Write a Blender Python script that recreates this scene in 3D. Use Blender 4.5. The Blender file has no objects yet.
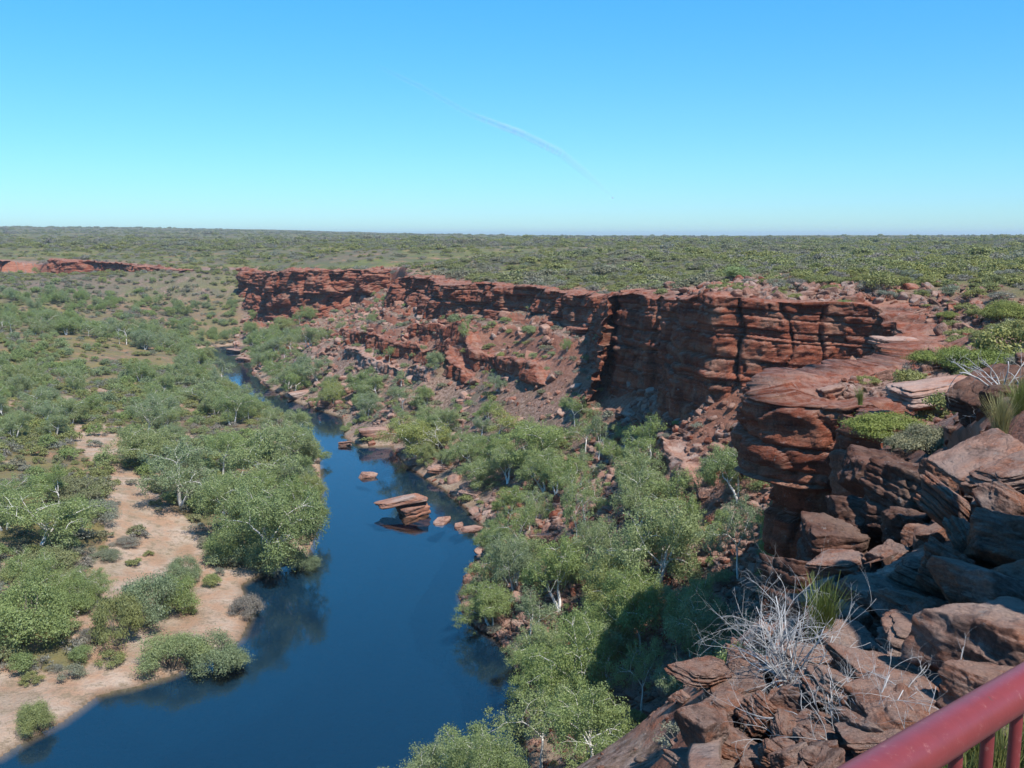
import bpy, math, random
import numpy as np
from mathutils import Vector, Matrix, Euler

# ------------------------------------------------------------------ camera, sky, sun, exposure
H = 42.0; F = 1005.0; PITCH = math.radians(8.38)
scene = bpy.context.scene
COL = scene.collection
cam_d = bpy.data.cameras.new('camera'); cam = bpy.data.objects.new('camera', cam_d); COL.objects.link(cam)
cam.location = (0, 0, H); cam.rotation_euler = (math.pi/2 - PITCH, 0, 0)
cam_d.sensor_width = 36; cam_d.lens = 36*F/1024; cam_d.clip_start = 0.05; cam_d.clip_end = 120000
scene.camera = cam
SUN_EL = math.radians(57); SUN_AZ = math.radians(145)          # azimuth clockwise from the view direction
world = bpy.data.worlds.new('World'); scene.world = world; world.use_nodes = True
wn = world.node_tree; wn.nodes.clear()
sky = wn.nodes.new('ShaderNodeTexSky'); sky.sky_type = 'NISHITA'; sky.sun_disc = False
sky.sun_elevation = SUN_EL; sky.sun_rotation = SUN_AZ; sky.altitude = 300; sky.air_density = 1.0; sky.dust_density = 0.0; sky.ozone_density = 1.5
hsv = wn.nodes.new('ShaderNodeHueSaturation'); hsv.inputs['Saturation'].default_value = 1.15
tint = wn.nodes.new('ShaderNodeMix'); tint.data_type = 'RGBA'; tint.blend_type = 'MULTIPLY'; tint.inputs[0].default_value = 1.0; 
tcw = wn.nodes.new('ShaderNodeTexCoord'); sxw = wn.nodes.new('ShaderNodeSeparateXYZ'); crw = wn.nodes.new('ShaderNodeValToRGB')
wn.links.new(tcw.outputs['Generated'], sxw.inputs[0]); wn.links.new(sxw.outputs[2], crw.inputs[0]); wn.links.new(crw.outputs[0], tint.inputs[7])
crw.color_ramp.elements[0].position = 0.0; crw.color_ramp.elements[0].color = (0.45, 0.75, 1.10, 1)
crw.color_ramp.elements[1].position = 0.35; crw.color_ramp.elements[1].color = (0.34, 1.30, 1.60, 1)
_e = crw.color_ramp.elements.new(0.12); _e.color = (0.45, 0.94, 1.32, 1)
bg = wn.nodes.new('ShaderNodeBackground'); bg.inputs['Strength'].default_value = 0.098
wo = wn.nodes.new('ShaderNodeOutputWorld')
wn.links.new(sky.outputs[0], hsv.inputs['Color']); wn.links.new(hsv.outputs[0], tint.inputs[6]); wn.links.new(tint.outputs[2], bg.inputs[0]); wn.links.new(bg.outputs[0], wo.inputs[0])
sd = Vector((math.sin(SUN_AZ)*math.cos(SUN_EL), math.cos(SUN_AZ)*math.cos(SUN_EL), math.sin(SUN_EL)))
sun_d = bpy.data.lights.new('sun', 'SUN'); sun_d.energy = 4.8; sun_d.angle = math.radians(0.53); sun_d.color = (1.0, 0.95, 0.88)
sun = bpy.data.objects.new('sun', sun_d); COL.objects.link(sun); sun.rotation_euler = sd.to_track_quat('Z', 'Y').to_euler()
sun.location = (60, -20, 120)
vs = scene.view_settings; vs.view_transform = 'Standard'; vs.look = 'None'; vs.exposure = 0.5; vs.gamma = 1.0; vs.use_curve_mapping = False
scene.cycles.max_bounces = 6; scene.cycles.diffuse_bounces = 2; scene.cycles.glossy_bounces = 2
scene.cycles.transmission_bounces = 2; scene.cycles.transparent_max_bounces = 12; scene.cycles.volume_bounces = 0
scene.cycles.caustics_reflective = False; scene.cycles.caustics_refractive = False
scene.cycles.sample_clamp_indirect = 4

# ------------------------------------------------------------------ small helpers
CP, SP = math.cos(PITCH), math.sin(PITCH)
def at_Y(px, py, Y):
    dx = px-512; dy = F*CP+(384-py)*SP; dz = -F*SP+(384-py)*CP
    t = Y/dy; return (dx*t, Y, H+dz*t)
def at_z(px, py, z=0.0):
    dx = px-512; dy = F*CP+(384-py)*SP; dz = -F*SP+(384-py)*CP
    t = (z-H)/dz; return (dx*t, dy*t, z)
def hash2(ix, iy, s=0):
    n = (ix.astype(np.int64)*374761393 + iy.astype(np.int64)*668265263 + s*982451653) & 0x7fffffff
    n = ((n ^ (n >> 13))*1274126177) & 0x7fffffff
    n = ((n ^ (n >> 15))*668265263) & 0x7fffffff
    return ((n ^ (n >> 16)) & 0xffffff)/float(0xffffff)
def vnoise(x, y, s=0):
    ix = np.floor(x); iy = np.floor(y); fx = x-ix; fy = y-iy
    fx = fx*fx*fx*(fx*(fx*6-15)+10); fy = fy*fy*fy*(fy*(fy*6-15)+10)
    a = hash2(ix, iy, s); b = hash2(ix+1, iy, s); c = hash2(ix, iy+1, s); d = hash2(ix+1, iy+1, s)
    return (a*(1-fx)+b*fx)*(1-fy)+(c*(1-fx)+d*fx)*fy
def fbm(x, y, s=0, oct=4, gain=0.5):
    t = np.zeros_like(x, dtype=float); a = 1; n = 0
    for o in range(oct):
        t += a*(vnoise(x*2**o+o*17.3, y*2**o-o*9.1, s+o)-0.5); n += a; a *= gain
    return t/n*2
def noise3(p, s=0, oct=3):      # cheap 3D noise out of three planes
    return (fbm(p[:, 0]+p[:, 2]*0.37, p[:, 1]-p[:, 2]*0.53, s, oct)+fbm(p[:, 1]+11+p[:, 0]*0.31, p[:, 2]+5, s+31, oct)+fbm(p[:, 2]+3, p[:, 0]-7+p[:, 1]*0.23, s+57, oct))/1.7
def smooth(a, b, x):
    t = np.clip((x-a)/(b-a), 0, 1); return t*t*(3-2*t)
def mesh_np(name, V, Fc, mats, smooth_sh=False, midx=None):
    me = bpy.data.meshes.new(name)
    V = np.asarray(V, dtype=np.float32); Fc = np.asarray(Fc, dtype=np.int32); k = Fc.shape[1]
    me.vertices.add(len(V)); me.vertices.foreach_set('co', V.ravel())
    me.loops.add(Fc.size); me.loops.foreach_set('vertex_index', Fc.ravel())
    me.polygons.add(len(Fc)); me.polygons.foreach_set('loop_start', np.arange(len(Fc), dtype=np.int32)*k)
    me.polygons.foreach_set('loop_total', np.full(len(Fc), k, dtype=np.int32))
    if smooth_sh: me.polygons.foreach_set('use_smooth', np.ones(len(Fc), dtype=bool))
    for m in (mats if isinstance(mats, (list, tuple)) else [mats]): me.materials.append(m)
    if midx is not None: me.polygons.foreach_set('material_index', np.asarray(midx, dtype=np.int32))
    me.update(calc_edges=True); me.validate()
    return me
def obj(name, me, parent=None, loc=(0, 0, 0), rot=(0, 0, 0), scale=(1, 1, 1)):
    o = bpy.data.objects.new(name, me); COL.objects.link(o); o.parent = parent
    o.location = loc; o.rotation_euler = rot; o.scale = scale
    return o
def tag(o, label, cat, group=None, kind=None):
    o['label'] = label
    if cat: o['category'] = cat
    if group: o['group'] = group
    if kind: o['kind'] = kind
    return o
def structure(o, label=None):
    o['kind'] = 'structure'
    if label: o['label'] = label
    return o

# ------------------------------------------------------------------ materials
class NT:
    def __init__(s, name):
        s.m = bpy.data.materials.new(name); s.m.use_nodes = True; s.t = s.m.node_tree; s.t.nodes.clear()
        s.out = s.t.nodes.new('ShaderNodeOutputMaterial')
    def n(s, typ, **kw):
        nd = s.t.nodes.new(typ)
        for k, v in kw.items():
            if k.startswith('i_'):
                nm = k[2:].replace('_', ' '); nd.inputs[int(nm) if nm.isdigit() else nm].default_value = v
            else: setattr(nd, k, v)
        return nd
    def l(s, a, b): s.t.links.new(a, b)
    def mapping(s, src, scale, loc=(0, 0, 0)):
        m = s.n('ShaderNodeMapping'); m.inputs['Scale'].default_value = scale; m.inputs['Location'].default_value = loc; s.l(src, m.inputs['Vector']); return m.outputs[0]
    def noise(s, src, scale, detail=4, rough=0.55, dist=0):
        nd = s.n('ShaderNodeTexNoise'); nd.inputs['Scale'].default_value = scale; nd.inputs['Detail'].default_value = detail
        nd.inputs['Roughness'].default_value = rough; nd.inputs['Distortion'].default_value = dist
        s.l(src, nd.inputs['Vector']); return nd.outputs['Fac']
    def ramp(s, src, stops, interp='LINEAR'):
        r = s.n('ShaderNodeValToRGB'); r.color_ramp.interpolation = interp; e = r.color_ramp.elements
        while len(e) > 1: e.remove(e[0])
        e[0].position = stops[0][0]; e[0].color = (*stops[0][1], 1)
        for p, c in stops[1:]:
            x = e.new(p); x.color = (*c, 1)
        s.l(src, r.inputs[0]); return r.outputs[0]
    def fac(s, src, a, b):
        m = s.n('ShaderNodeMapRange'); m.inputs['From Min'].default_value = a; m.inputs['From Max'].default_value = b; m.interpolation_type = 'SMOOTHSTEP'
        s.l(src, m.inputs['Value']); return m.outputs[0]
    def mix(s, f, a, b, bt='MIX'):
        m = s.n('ShaderNodeMix'); m.data_type = 'RGBA'; m.blend_type = bt
        for sock, v in ((m.inputs[0], f), (m.inputs[6], a), (m.inputs[7], b)):
            if isinstance(v, bpy.types.NodeSocket): s.l(v, sock)
            elif isinstance(v, (int, float)): sock.default_value = v
            else: sock.default_value = (*v, 1)
        return m.outputs[2]
    def math(s, op, a, b=0.0):
        m = s.n('ShaderNodeMath'); m.operation = op
        for i, v in ((0, a), (1, b)):
            if isinstance(v, bpy.types.NodeSocket): s.l(v, m.inputs[i])
            else: m.inputs[i].default_value = v
        return m.outputs[0]
    def bump(s, h, strength, dist, nrm=None):
        b = s.n('ShaderNodeBump'); b.inputs['Strength'].default_value = strength; b.inputs['Distance'].default_value = dist
        s.l(h, b.inputs['Height'])
        if nrm: s.l(nrm, b.inputs['Normal'])
        return b.outputs[0]
    def principled(s, col, rough=0.9, nrm=None, spec=0.2):
        p = s.n('ShaderNodeBsdfPrincipled'); p.inputs['Roughness'].default_value = rough; p.inputs['Specular IOR Level'].default_value = spec
        if isinstance(col, bpy.types.NodeSocket): s.l(col, p.inputs['Base Color'])
        else: p.inputs['Base Color'].default_value = (*col, 1)
        if nrm: s.l(nrm, p.inputs['Normal'])
        s.l(p.outputs[0], s.out.inputs[0]); return p

def rock_material(name, world_space, scale=1.0, hue='red', pale=0.5):
    t = NT(name)
    if world_space: P = t.n('ShaderNodeNewGeometry').outputs['Position']
    else:
        P0 = t.n('ShaderNodeTexCoord').outputs['Object']; oi = t.n('ShaderNodeObjectInfo')
        add = t.n('ShaderNodeVectorMath', operation='ADD'); sc = t.n('ShaderNodeVectorMath', operation='SCALE'); sc.inputs['Scale'].default_value = 40.0
        cx = t.n('ShaderNodeCombineXYZ'); t.l(oi.outputs['Random'], cx.inputs[0]); t.l(oi.outputs['Random'], cx.inputs[2]); t.l(cx.outputs[0], sc.inputs[0])
        t.l(P0, add.inputs[0]); t.l(sc.outputs[0], add.inputs[1]); P = add.outputs[0]
    k = scale
    strat = t.noise(t.mapping(P, (0.06*k, 0.06*k, 1.1*k)), 1.0, 7, 0.65, 0.6)
    if hue == 'red':
        c = t.ramp(strat, [(0.25, (0.05, 0.020, 0.015)), (0.40, (0.13, 0.042, 0.025)), (0.53, (0.235, 0.070, 0.037)), (0.66, (0.30, 0.125, 0.075)), (0.8, (0.11, 0.046, 0.034))])
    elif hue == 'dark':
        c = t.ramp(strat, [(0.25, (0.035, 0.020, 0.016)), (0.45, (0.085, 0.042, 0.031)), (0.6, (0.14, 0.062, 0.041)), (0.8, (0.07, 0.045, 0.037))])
    elif hue == 'near':
        c = t.ramp(t.noise(t.mapping(P, (0.5, 0.5, 1.6)), 1.0, 7, 0.65, 0.8), [(0.25, (0.07, 0.048, 0.042)), (0.40, (0.17, 0.105, 0.083)), (0.53, (0.33, 0.145, 0.088)), (0.66, (0.30, 0.225, 0.19)), (0.82, (0.14, 0.112, 0.10))])
    else:
        c = t.ramp(strat, [(0.25, (0.11, 0.055, 0.042)), (0.42, (0.21, 0.105, 0.075)), (0.55, (0.31, 0.165, 0.115)), (0.7, (0.38, 0.25, 0.19)), (0.82, (0.19, 0.125, 0.10))])
    blotch = t.noise(P, 0.35*k, 5, 0.6)
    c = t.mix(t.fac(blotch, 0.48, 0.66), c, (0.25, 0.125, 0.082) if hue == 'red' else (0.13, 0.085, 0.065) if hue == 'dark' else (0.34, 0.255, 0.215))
    st = t.noise(t.mapping(P, (0.9*k, 0.9*k, 0.10*k)), 1.0, 5, 0.7)
    c = t.mix(t.math('MULTIPLY', t.fac(st, 0.52, 0.68), 0.6), c, (0.085, 0.045, 0.036))
    fine = t.noise(P, 9*k, 6, 0.7)
    c = t.mix(0.5, c, t.ramp(fine, [(0.35, (0.22, 0.22, 0.23)), (0.65, (0.74, 0.72, 0.70))]), 'OVERLAY')
    # dust and bleached crust on the upward faces
    g = t.n('ShaderNodeNewGeometry'); sx = t.n('ShaderNodeSeparateXYZ'); t.l(g.outputs['True Normal'], sx.inputs[0])
    up = t.math('MULTIPLY', t.fac(sx.outputs[2], 0.5, 0.9), t.fac(t.noise(P, 1.3*k, 5), 0.36, 0.58))
    c = t.mix(t.math('MULTIPLY', up, pale*0.75), c, (0.38, 0.25, 0.195))
    lich = t.math('MULTIPLY', t.fac(t.noise(P, 3.1*k, 6, 0.7), 0.60, 0.68), 0.55)
    c = t.mix(lich, c, (0.30, 0.28, 0.26))
    vo = t.n('ShaderNodeTexVoronoi', feature='DISTANCE_TO_EDGE'); vo.inputs['Scale'].default_value = 1.0
    wv = t.n('ShaderNodeVectorMath', operation='ADD'); nz = t.n('ShaderNodeTexNoise'); nz.inputs['Scale'].default_value = 1.2*k; t.l(P, nz.inputs['Vector'])
    t.l(t.mapping(P, (0.32*k, 0.32*k, 0.9*k)), wv.inputs[0]); t.l(nz.outputs['Color'], wv.inputs[1]); t.l(wv.outputs[0], vo.inputs['Vector'])
    crack = t.fac(vo.outputs['Distance'], 0.0, 0.05)
    n1 = t.bump(crack, 0.55, 0.14/k)
    n2 = t.bump(t.noise(t.mapping(P, (0.8*k, 0.8*k, 3.2*k)), 1.0, 8, 0.7), 1.0, 0.32/k, n1)
    n3 = t.bump(t.noise(P, 7*k, 8, 0.75), 0.9, 0.07/k, n2)
    t.principled(c, 0.92, n3, 0.15)
    return t.m
M_CLIFF = rock_material('red_sandstone', True, 1.0)
M_ROCK = rock_material('broken_sandstone', False, 1.6, pale=0.7)
M_DARK = rock_material('shade_dark_sandstone', False, 1.3, 'dark', pale=0.25)  # darker copy of the near rock: the hollow's shade painted into its colour
M_DARKW = rock_material('shade_dark_cliff', True, 1.6, 'dark', pale=0.25)  # same shade put into the colour of the cliff by the hollow
M_LEDGE = rock_material('ledge_rock', True, 1.4, 'pale', pale=0.6)
M_RIVER = rock_material('river_sandstone', False, 1.6, 'near', 0.35)
M_ROCKFAR = rock_material('talus_sandstone', False, 1.0, 'pale', 0.8)
M_NEARW = rock_material('ledge_sandstone', True, 2.6, 'near', pale=0.8)
M_NEAR = rock_material('weathered_sandstone', False, 1.5, 'near', pale=0.9)

def leaf_material(name, stops, patch=0.0, trans=0.25, rand=1.0):
    t = NT(name); oi = t.n('ShaderNodeObjectInfo')
    rnd = oi.outputs['Random']
    pn = t.noise(oi.outputs['Location'], 0.012, 3, 0.6)
    f = t.math('ADD', t.math('MULTIPLY', rnd, rand*(1-patch)), t.math('MULTIPLY', t.fac(pn, 0.35, 0.65), patch))
    c = t.ramp(f, stops)
    P = t.n('ShaderNodeTexCoord').outputs['Object']
    v = t.noise(P, 1.1, 4, 0.7)
    c = t.mix(0.45, c, t.ramp(v, [(0.3, (0.30, 0.33, 0.34)), (0.7, (0.72, 0.70, 0.58))]), 'OVERLAY')
    g = t.n('ShaderNodeNewGeometry')
    isl = t.ramp(g.outputs['Random Per Island'], [(0, (0.36, 0.38, 0.40)), (0.9, (0.60, 0.60, 0.55)), (1, (0.85, 0.85, 0.8))])
    c = t.mix(0.5, c, isl, 'OVERLAY')
    d = t.n('ShaderNodeBsdfDiffuse'); t.l(c, d.inputs[0])
    tr = t.n('ShaderNodeBsdfTranslucent'); t.l(c, tr.inputs[0])
    mx = t.n('ShaderNodeMixShader'); mx.inputs[0].default_value = trans; t.l(d.outputs[0], mx.inputs[1]); t.l(tr.outputs[0], mx.inputs[2])
    gl = t.n('ShaderNodeBsdfGlossy'); gl.inputs['Roughness'].default_value = 0.5; gl.inputs[0].default_value = (0.8, 0.85, 0.9, 1)
    m2 = t.n('ShaderNodeMixShader'); m2.inputs[0].default_value = 0.02; t.l(mx.outputs[0], m2.inputs[1]); t.l(gl.outputs[0], m2.inputs[2])
    t.l(m2.outputs[0], t.out.inputs[0]); return t.m
M_GUM = leaf_material('gum_leaves', [(0, (0.235, 0.29, 0.125)), (0.3, (0.26, 0.32, 0.11)), (0.6, (0.285, 0.33, 0.155)), (0.85, (0.235, 0.285, 0.165)), (1, (0.31, 0.33, 0.11))], trans=0.42)
M_HEATH = leaf_material('heath_leaves', [(0, (0.17, 0.18, 0.10)), (0.25, (0.23, 0.21, 0.15)), (0.45, (0.21, 0.225, 0.09)), (0.7, (0.23, 0.23, 0.085)), (1, (0.26, 0.255, 0.085))], patch=0.5)
M_GREY = leaf_material('saltbush_leaves', [(0, (0.22, 0.23, 0.18)), (0.5, (0.235, 0.205, 0.18)), (1, (0.20, 0.225, 0.145))])
M_BRIGHT = leaf_material('wattle_leaves', [(0, (0.17, 0.215, 0.055)), (1, (0.225, 0.24, 0.065))])
def bark_material(name, a, b):
    t = NT(name); P = t.n('ShaderNodeTexCoord').outputs['Object']
    c = t.ramp(t.noise(t.mapping(P, (1, 1, 0.25)), 2.5, 6, 0.7), [(0.35, a), (0.62, b)])
    t.principled(c, 0.85, t.bump(t.noise(P, 12, 5), 0.4, 0.03)); return t.m
M_WHITE = bark_material('white_gum_bark', (0.45, 0.41, 0.36), (0.80, 0.77, 0.72))
M_BARK = bark_material('grey_bark', (0.09, 0.075, 0.06), (0.22, 0.19, 0.165))
M_DEAD = bark_material('dead_wood', (0.24, 0.23, 0.225), (0.50, 0.49, 0.48))
M_GRASS = leaf_material('dry_grass', [(0, (0.16, 0.19, 0.05)), (0.5, (0.26, 0.25, 0.09)), (1, (0.34, 0.30, 0.15))], trans=0.35)

# ground
t = NT('canyon_ground'); P = t.n('ShaderNodeNewGeometry').outputs['Position']
at = t.n('ShaderNodeAttribute', attribute_name='mask'); sx = t.n('ShaderNodeSeparateColor'); t.l(at.outputs['Color'], sx.inputs[0])
n_big = t.noise(P, 0.045, 6, 0.6); n_mid = t.noise(P, 0.35, 6, 0.65); n_fine = t.noise(P, 3.0, 6, 0.7)
sand = t.mix(t.fac(n_mid, 0.38, 0.62), (0.37, 0.235, 0.155), (0.43, 0.335, 0.26))
sand = t.mix(t.math('MULTIPLY', t.fac(t.noise(P, 0.7, 8, 0.78), 0.50, 0.60), 0.75), sand, (0.21, 0.155, 0.095))
rub = t.ramp(t.noise(P, 1.4, 9, 0.8), [(0.36, (0.06, 0.038, 0.03)), (0.46, (0.18, 0.105, 0.082)), (0.56, (0.32, 0.215, 0.175)), (0.66, (0.43, 0.335, 0.285))])
rub = t.mix(t.math('MULTIPLY', t.fac(t.noise(P, 0.16, 5, 0.6), 0.52, 0.64), 0.6), rub, (0.145, 0.13, 0.085))
soil = t.mix(t.fac(n_mid, 0.4, 0.65), (0.33, 0.17, 0.105), (0.25, 0.17, 0.115))
veg = t.ramp(t.noise(P, 0.022, 8, 0.72), [(0.3, (0.105, 0.10, 0.07)), (0.42, (0.125, 0.115, 0.075)), (0.5, (0.10, 0.115, 0.052)), (0.58, (0.15, 0.155, 0.05)), (0.68, (0.10, 0.10, 0.068))])
veg = t.mix(t.fac(t.noise(P, 0.07, 6, 0.75), 0.5, 0.68), veg, (0.095, 0.095, 0.072))
gN = t.n('ShaderNodeNewGeometry'); sN = t.n('ShaderNodeSeparateXYZ'); t.l(gN.outputs['True Normal'], sN.inputs[0])
steep = t.fac(sN.outputs[2], 0.80, 0.62)
ledge = t.ramp(t.noise(t.mapping(P, (0.1, 0.1, 1.6)), 1.0, 6, 0.65), [(0.3, (0.13, 0.055, 0.038)), (0.5, (0.28, 0.11, 0.065)), (0.68, (0.38, 0.19, 0.125))])
cov = t.math('MULTIPLY', sx.outputs['Green'], t.fac(t.math('ADD', t.math('MULTIPLY', n_fine, 0.35), t.math('MULTIPLY', t.noise(P, 0.12, 6, 0.7), 0.65)), 0.36, 0.5))
col = t.mix(sx.outputs['Red'], t.mix(sx.outputs['Blue'], soil, rub), sand)
col = t.mix(cov, col, veg)
col = t.mix(t.math('MULTIPLY', steep, sx.outputs['Blue']), col, ledge)
col = t.mix(0.35, col, t.ramp(n_fine, [(0.3, (0.33, 0.33, 0.34)), (0.7, (0.68, 0.67, 0.65))]), 'OVERLAY')
sz = t.n('ShaderNodeSeparateXYZ'); t.l(P, sz.inputs[0])
wet = t.fac(sz.outputs[2], 0.28, 0.04)
col = t.mix(t.math('MULTIPLY', wet, 0.6), col, (0.12, 0.08, 0.045))
deep = t.n('ShaderNodeMapRange'); deep.inputs['From Min'].default_value = -0.05; deep.inputs['From Max'].default_value = -0.32; t.l(sz.outputs[2], deep.inputs['Value'])
col = t.mix(deep.outputs[0], col, (0.004, 0.034, 0.076))
nb = t.bump(n_fine, 0.8, 0.15, t.bump(t.noise(P, 0.8, 7, 0.7), 0.9, 0.5))
t.principled(col, 0.95, nb, 0.1); M_GROUND = t.m

# water
t = NT('river_water'); P = t.n('ShaderNodeNewGeometry').outputs['Position']
gl = t.n('ShaderNodeBsdfGlossy'); gl.inputs['Roughness'].default_value = 0.02
nb = t.bump(t.noise(P, 1.6, 4, 0.6), 0.05, 0.12, t.bump(t.noise(t.mapping(P, (0.3, 0.08, 0.3)), 1.0, 3, 0.5), 0.05, 0.6)); t.l(nb, gl.inputs['Normal'])
tr = t.n('ShaderNodeBsdfTransparent'); tr.inputs[0].default_value = (0.86, 0.93, 0.95, 1)
fr = t.n('ShaderNodeFresnel'); fr.inputs['IOR'].default_value = 1.75; t.l(nb, fr.inputs['Normal'])
mx = t.n('ShaderNodeMixShader'); t.l(fr.outputs[0], mx.inputs[0]); t.l(tr.outputs[0], mx.inputs[1]); t.l(gl.outputs[0], mx.inputs[2]); t.l(mx.outputs[0], t.out.inputs[0])
M_WATER = t.m
t = NT('red_paint'); P = t.n('ShaderNodeTexCoord').outputs['Object']
c = t.mix(t.fac(t.noise(P, 7, 6, 0.7), 0.4, 0.7), (0.20, 0.034, 0.034), (0.165, 0.029, 0.029))
c = t.mix(t.math('MULTIPLY', t.fac(t.noise(P, 45, 6, 0.8), 0.57, 0.66), 0.5), c, (0.33, 0.13, 0.11))
c = t.mix(t.math('MULTIPLY', t.fac(t.noise(P, 18, 8, 0.8), 0.66, 0.69), 0.8), c, (0.10, 0.05, 0.04))
t.principled(c, 0.38, t.bump(t.noise(P, 90, 4), 0.12, 0.002), 0.5); M_RED = t.m

# ------------------------------------------------------------------ the lie of the land
# canyon rim: (px, py, Y) corners of the plateau edge, from far left round to the lookout
RIM = [(-900, 262, 700), (-300, 262, 600), (-60, 261, 560), (0, 262, 545), (30, 264, 540), (48, 260, 520), (110, 262, 500), (160, 266, 480), (190, 270, 468), (215, 268, 500),
       (240, 272, 500), (254, 292, 436), (266, 277, 414), (285, 271, 402), (330, 272, 392), (375, 273, 392), (386, 269, 436), (396, 280, 300), (420, 281, 276), (455, 285, 252),
       (500, 289, 230), (535, 291, 216), (560, 293, 204), (600, 297, 186), (612, 299, 172), (622, 300, 158), (650, 302, 150), (676, 301, 143), (688, 300, 128), (704, 299, 120), (716, 301, 116),
       (760, 308, 114.5), (830, 314, 112), (888, 321, 109), (905, 340, 103), (925, 352, 90), (930, 366, 78), (900, 373, 74), (840, 374, 71), (800, 376, 68), (785, 386, 63.5), (806, 398, 62), (845, 402, 61.2),
       (890, 410, 59.5), (900, 424, 51), (885, 445, 43), (893, 455, 37), (915, 465, 31), (932, 478, 26), (938, 495, 22), (932, 520, 19), (912, 545, 17.2), (862, 562, 16.2), (812, 574, 15.4), (775, 605, 13.6), (762, 650, 11.8), (712, 688, 9.8), (692, 725, 8.3), (684, 768, 7.0)]
RIMP = [at_Y(*r) for r in RIM]
RIMP += [(1.7, 4.5, 37.8), (0.6, 1, 38.3), (-4, -5, 38.9), (-9, -14, 38), (-20, -60, 37), (-90, -260, 36)]
rim_xy = np.array([(p[0], p[1]) for p in RIMP])
poly_xy = np.vstack([rim_xy, [(-400, -9000), (9000, -9000), (9000, 12000), (-12000, 12000), (-12000, 1500)]])
LB = [(0, 757), (30, 738), (62, 722), (100, 694), (130, 688), (170, 676), (215, 655), (240, 640), (252, 612), (240, 585), (262, 573), (305, 560), (318, 530), (322, 500), (320, 460), (312, 440), (280, 412), (245, 396), (225, 380), (215, 365)]
RB = [(531, 768), (524, 735), (528, 700), (518, 660), (498, 640), (470, 622), (458, 595), (476, 560), (490, 535), (470, 512), (448, 492), (425, 478), (405, 465), (392, 446), (362, 447), (345, 438), (343, 418), (322, 411), (296, 402), (268, 388), (255, 374), (250, 358), (236, 356)]
lb = [(-150, -160), (-120, -20), (-75, 50)] + [at_z(*p)[:2] for p in LB] + [(-112, 352), (-117, 366), (-117, 378), (-109, 388)]
rb = [(-110, -180), (-85, -40), (-50, 25), (-24, 50), (-8, 66)] + [at_z(*p)[:2] for p in RB] + [(-97, 365), (-97, 376), (-101, 385)]
river_poly = np.array(lb + rb[::-1])
_lp = np.array(sorted([(p[1], p[0]) for p in lb])); _rp = np.array(sorted([(p[1], p[0]) for p in rb]))
CYY = np.concatenate([np.arange(-100, 386, 4.0), [430, 500, 700, 1500]]); CXX = np.concatenate([(np.interp(CYY[:-4], _lp[:, 0], _lp[:, 1])+np.interp(CYY[:-4], _rp[:, 0], _rp[:, 1]))/2, [-116, -130, -300, -900]])
def inside(x, y, poly):
    r = np.zeros(x.shape, bool); n = len(poly)
    for i in range(n):
        x0, y0 = poly[i]; x1, y1 = poly[(i+1) % n]
        if y0 == y1: continue
        c = ((y0 > y) != (y1 > y)) & (x < (x1-x0)*(y-y0)/(y1-y0)+x0); r ^= c
    return r
def polydist(x, y, pts, closed=False):
    d = np.full(x.shape, 1e9); n = len(pts)
    for i in range(n if closed else n-1):
        x0, y0 = pts[i]; x1, y1 = pts[(i+1) % n]; dx = x1-x0; dy = y1-y0
        t = np.clip(((x-x0)*dx+(y-y0)*dy)/(dx*dx+dy*dy+1e-9), 0, 1)
        d = np.minimum(d, (x-x0-t*dx)**2+(y-y0-t*dy)**2)
    return np.sqrt(d)
LC = [(0, 300, 400), (0, 275, 480), (0, 340, 300), (0, 400, 210), (0, 450, 165), (0, 500, 135), (0, 560, 118), (0, 640, 97), (100, 300, 430), (50, 277, 510), (110, 272, 492), (160, 273, 472), (190, 275, 460), (160, 305, 440), (225, 285, 460), (240, 268, 560),
      (100, 340, 330), (190, 325, 400), (100, 400, 225), (100, 450, 172), (110, 500, 142), (110, 560, 122), (60, 620, 101), (200, 420, 222), (170, 370, 300), (180, 480, 160), (200, 560, 127), (240, 335, 400), (215, 338, 400), (262, 322, 405), (320, 345, 320), (280, 345, 345),
      (740, 430, 85), (700, 450, 85), (640, 420, 103), (700, 400, 112), (600, 400, 128), (560, 380, 152), (608, 338, 172), (550, 324, 201), (500, 316, 223), (450, 308, 252), (400, 303, 279), (450, 375, 195), (380, 360, 236), (330, 400, 240), (300, 322, 385), (350, 317, 378), (392, 300, 360), (388, 276, 425), (386, 288, 385),
      (500, 430, 152), (460, 460, 172), (560, 470, 126), (620, 480, 108), (680, 500, 93), (740, 520, 81), (790, 470, 80), (770, 560, 68), (560, 560, 117), (640, 590, 90), (700, 590, 78), (600, 640, 88), (565, 690, 82), (680, 650, 66), (740, 610, 58),
      (700, 655, 40), (650, 690, 45), (600, 740, 46), (640, 800, 32), (500, 735, 56), (420, 768, 60), (560, 705, 60), (780, 560, 50), (820, 620, 30), (760, 690, 19), (700, 800, 16), (870, 380, 82), (790, 384, 82), (725, 385, 108), (885, 385, 88), (660, 385, 125), (420, 410, 190), (350, 350, 270), (560, 350, 178), (640, 346, 152), (668, 350, 143), (696, 362, 122), (740, 382, 112.5), (820, 378, 107), (870, 540, 34), (830, 545, 34), (860, 505, 41), (905, 530, 27)]
LW = [at_Y(*p) for p in LC] + [(-250, 100, 9), (-180, 40, 4), (-400, 250, 20), (-600, 500, 30), (-350, 400, 15), (-300, -100, 12), (-30, 40, 5), (-20, 10, 18), (-30, -30, 14), (-60, -100, 8), (0, 20, 26), (-10, 30, 14), (-250, -300, 10), (-600, -100, 30), (-900, 700, 32), (3, 32, 24)]
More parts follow.
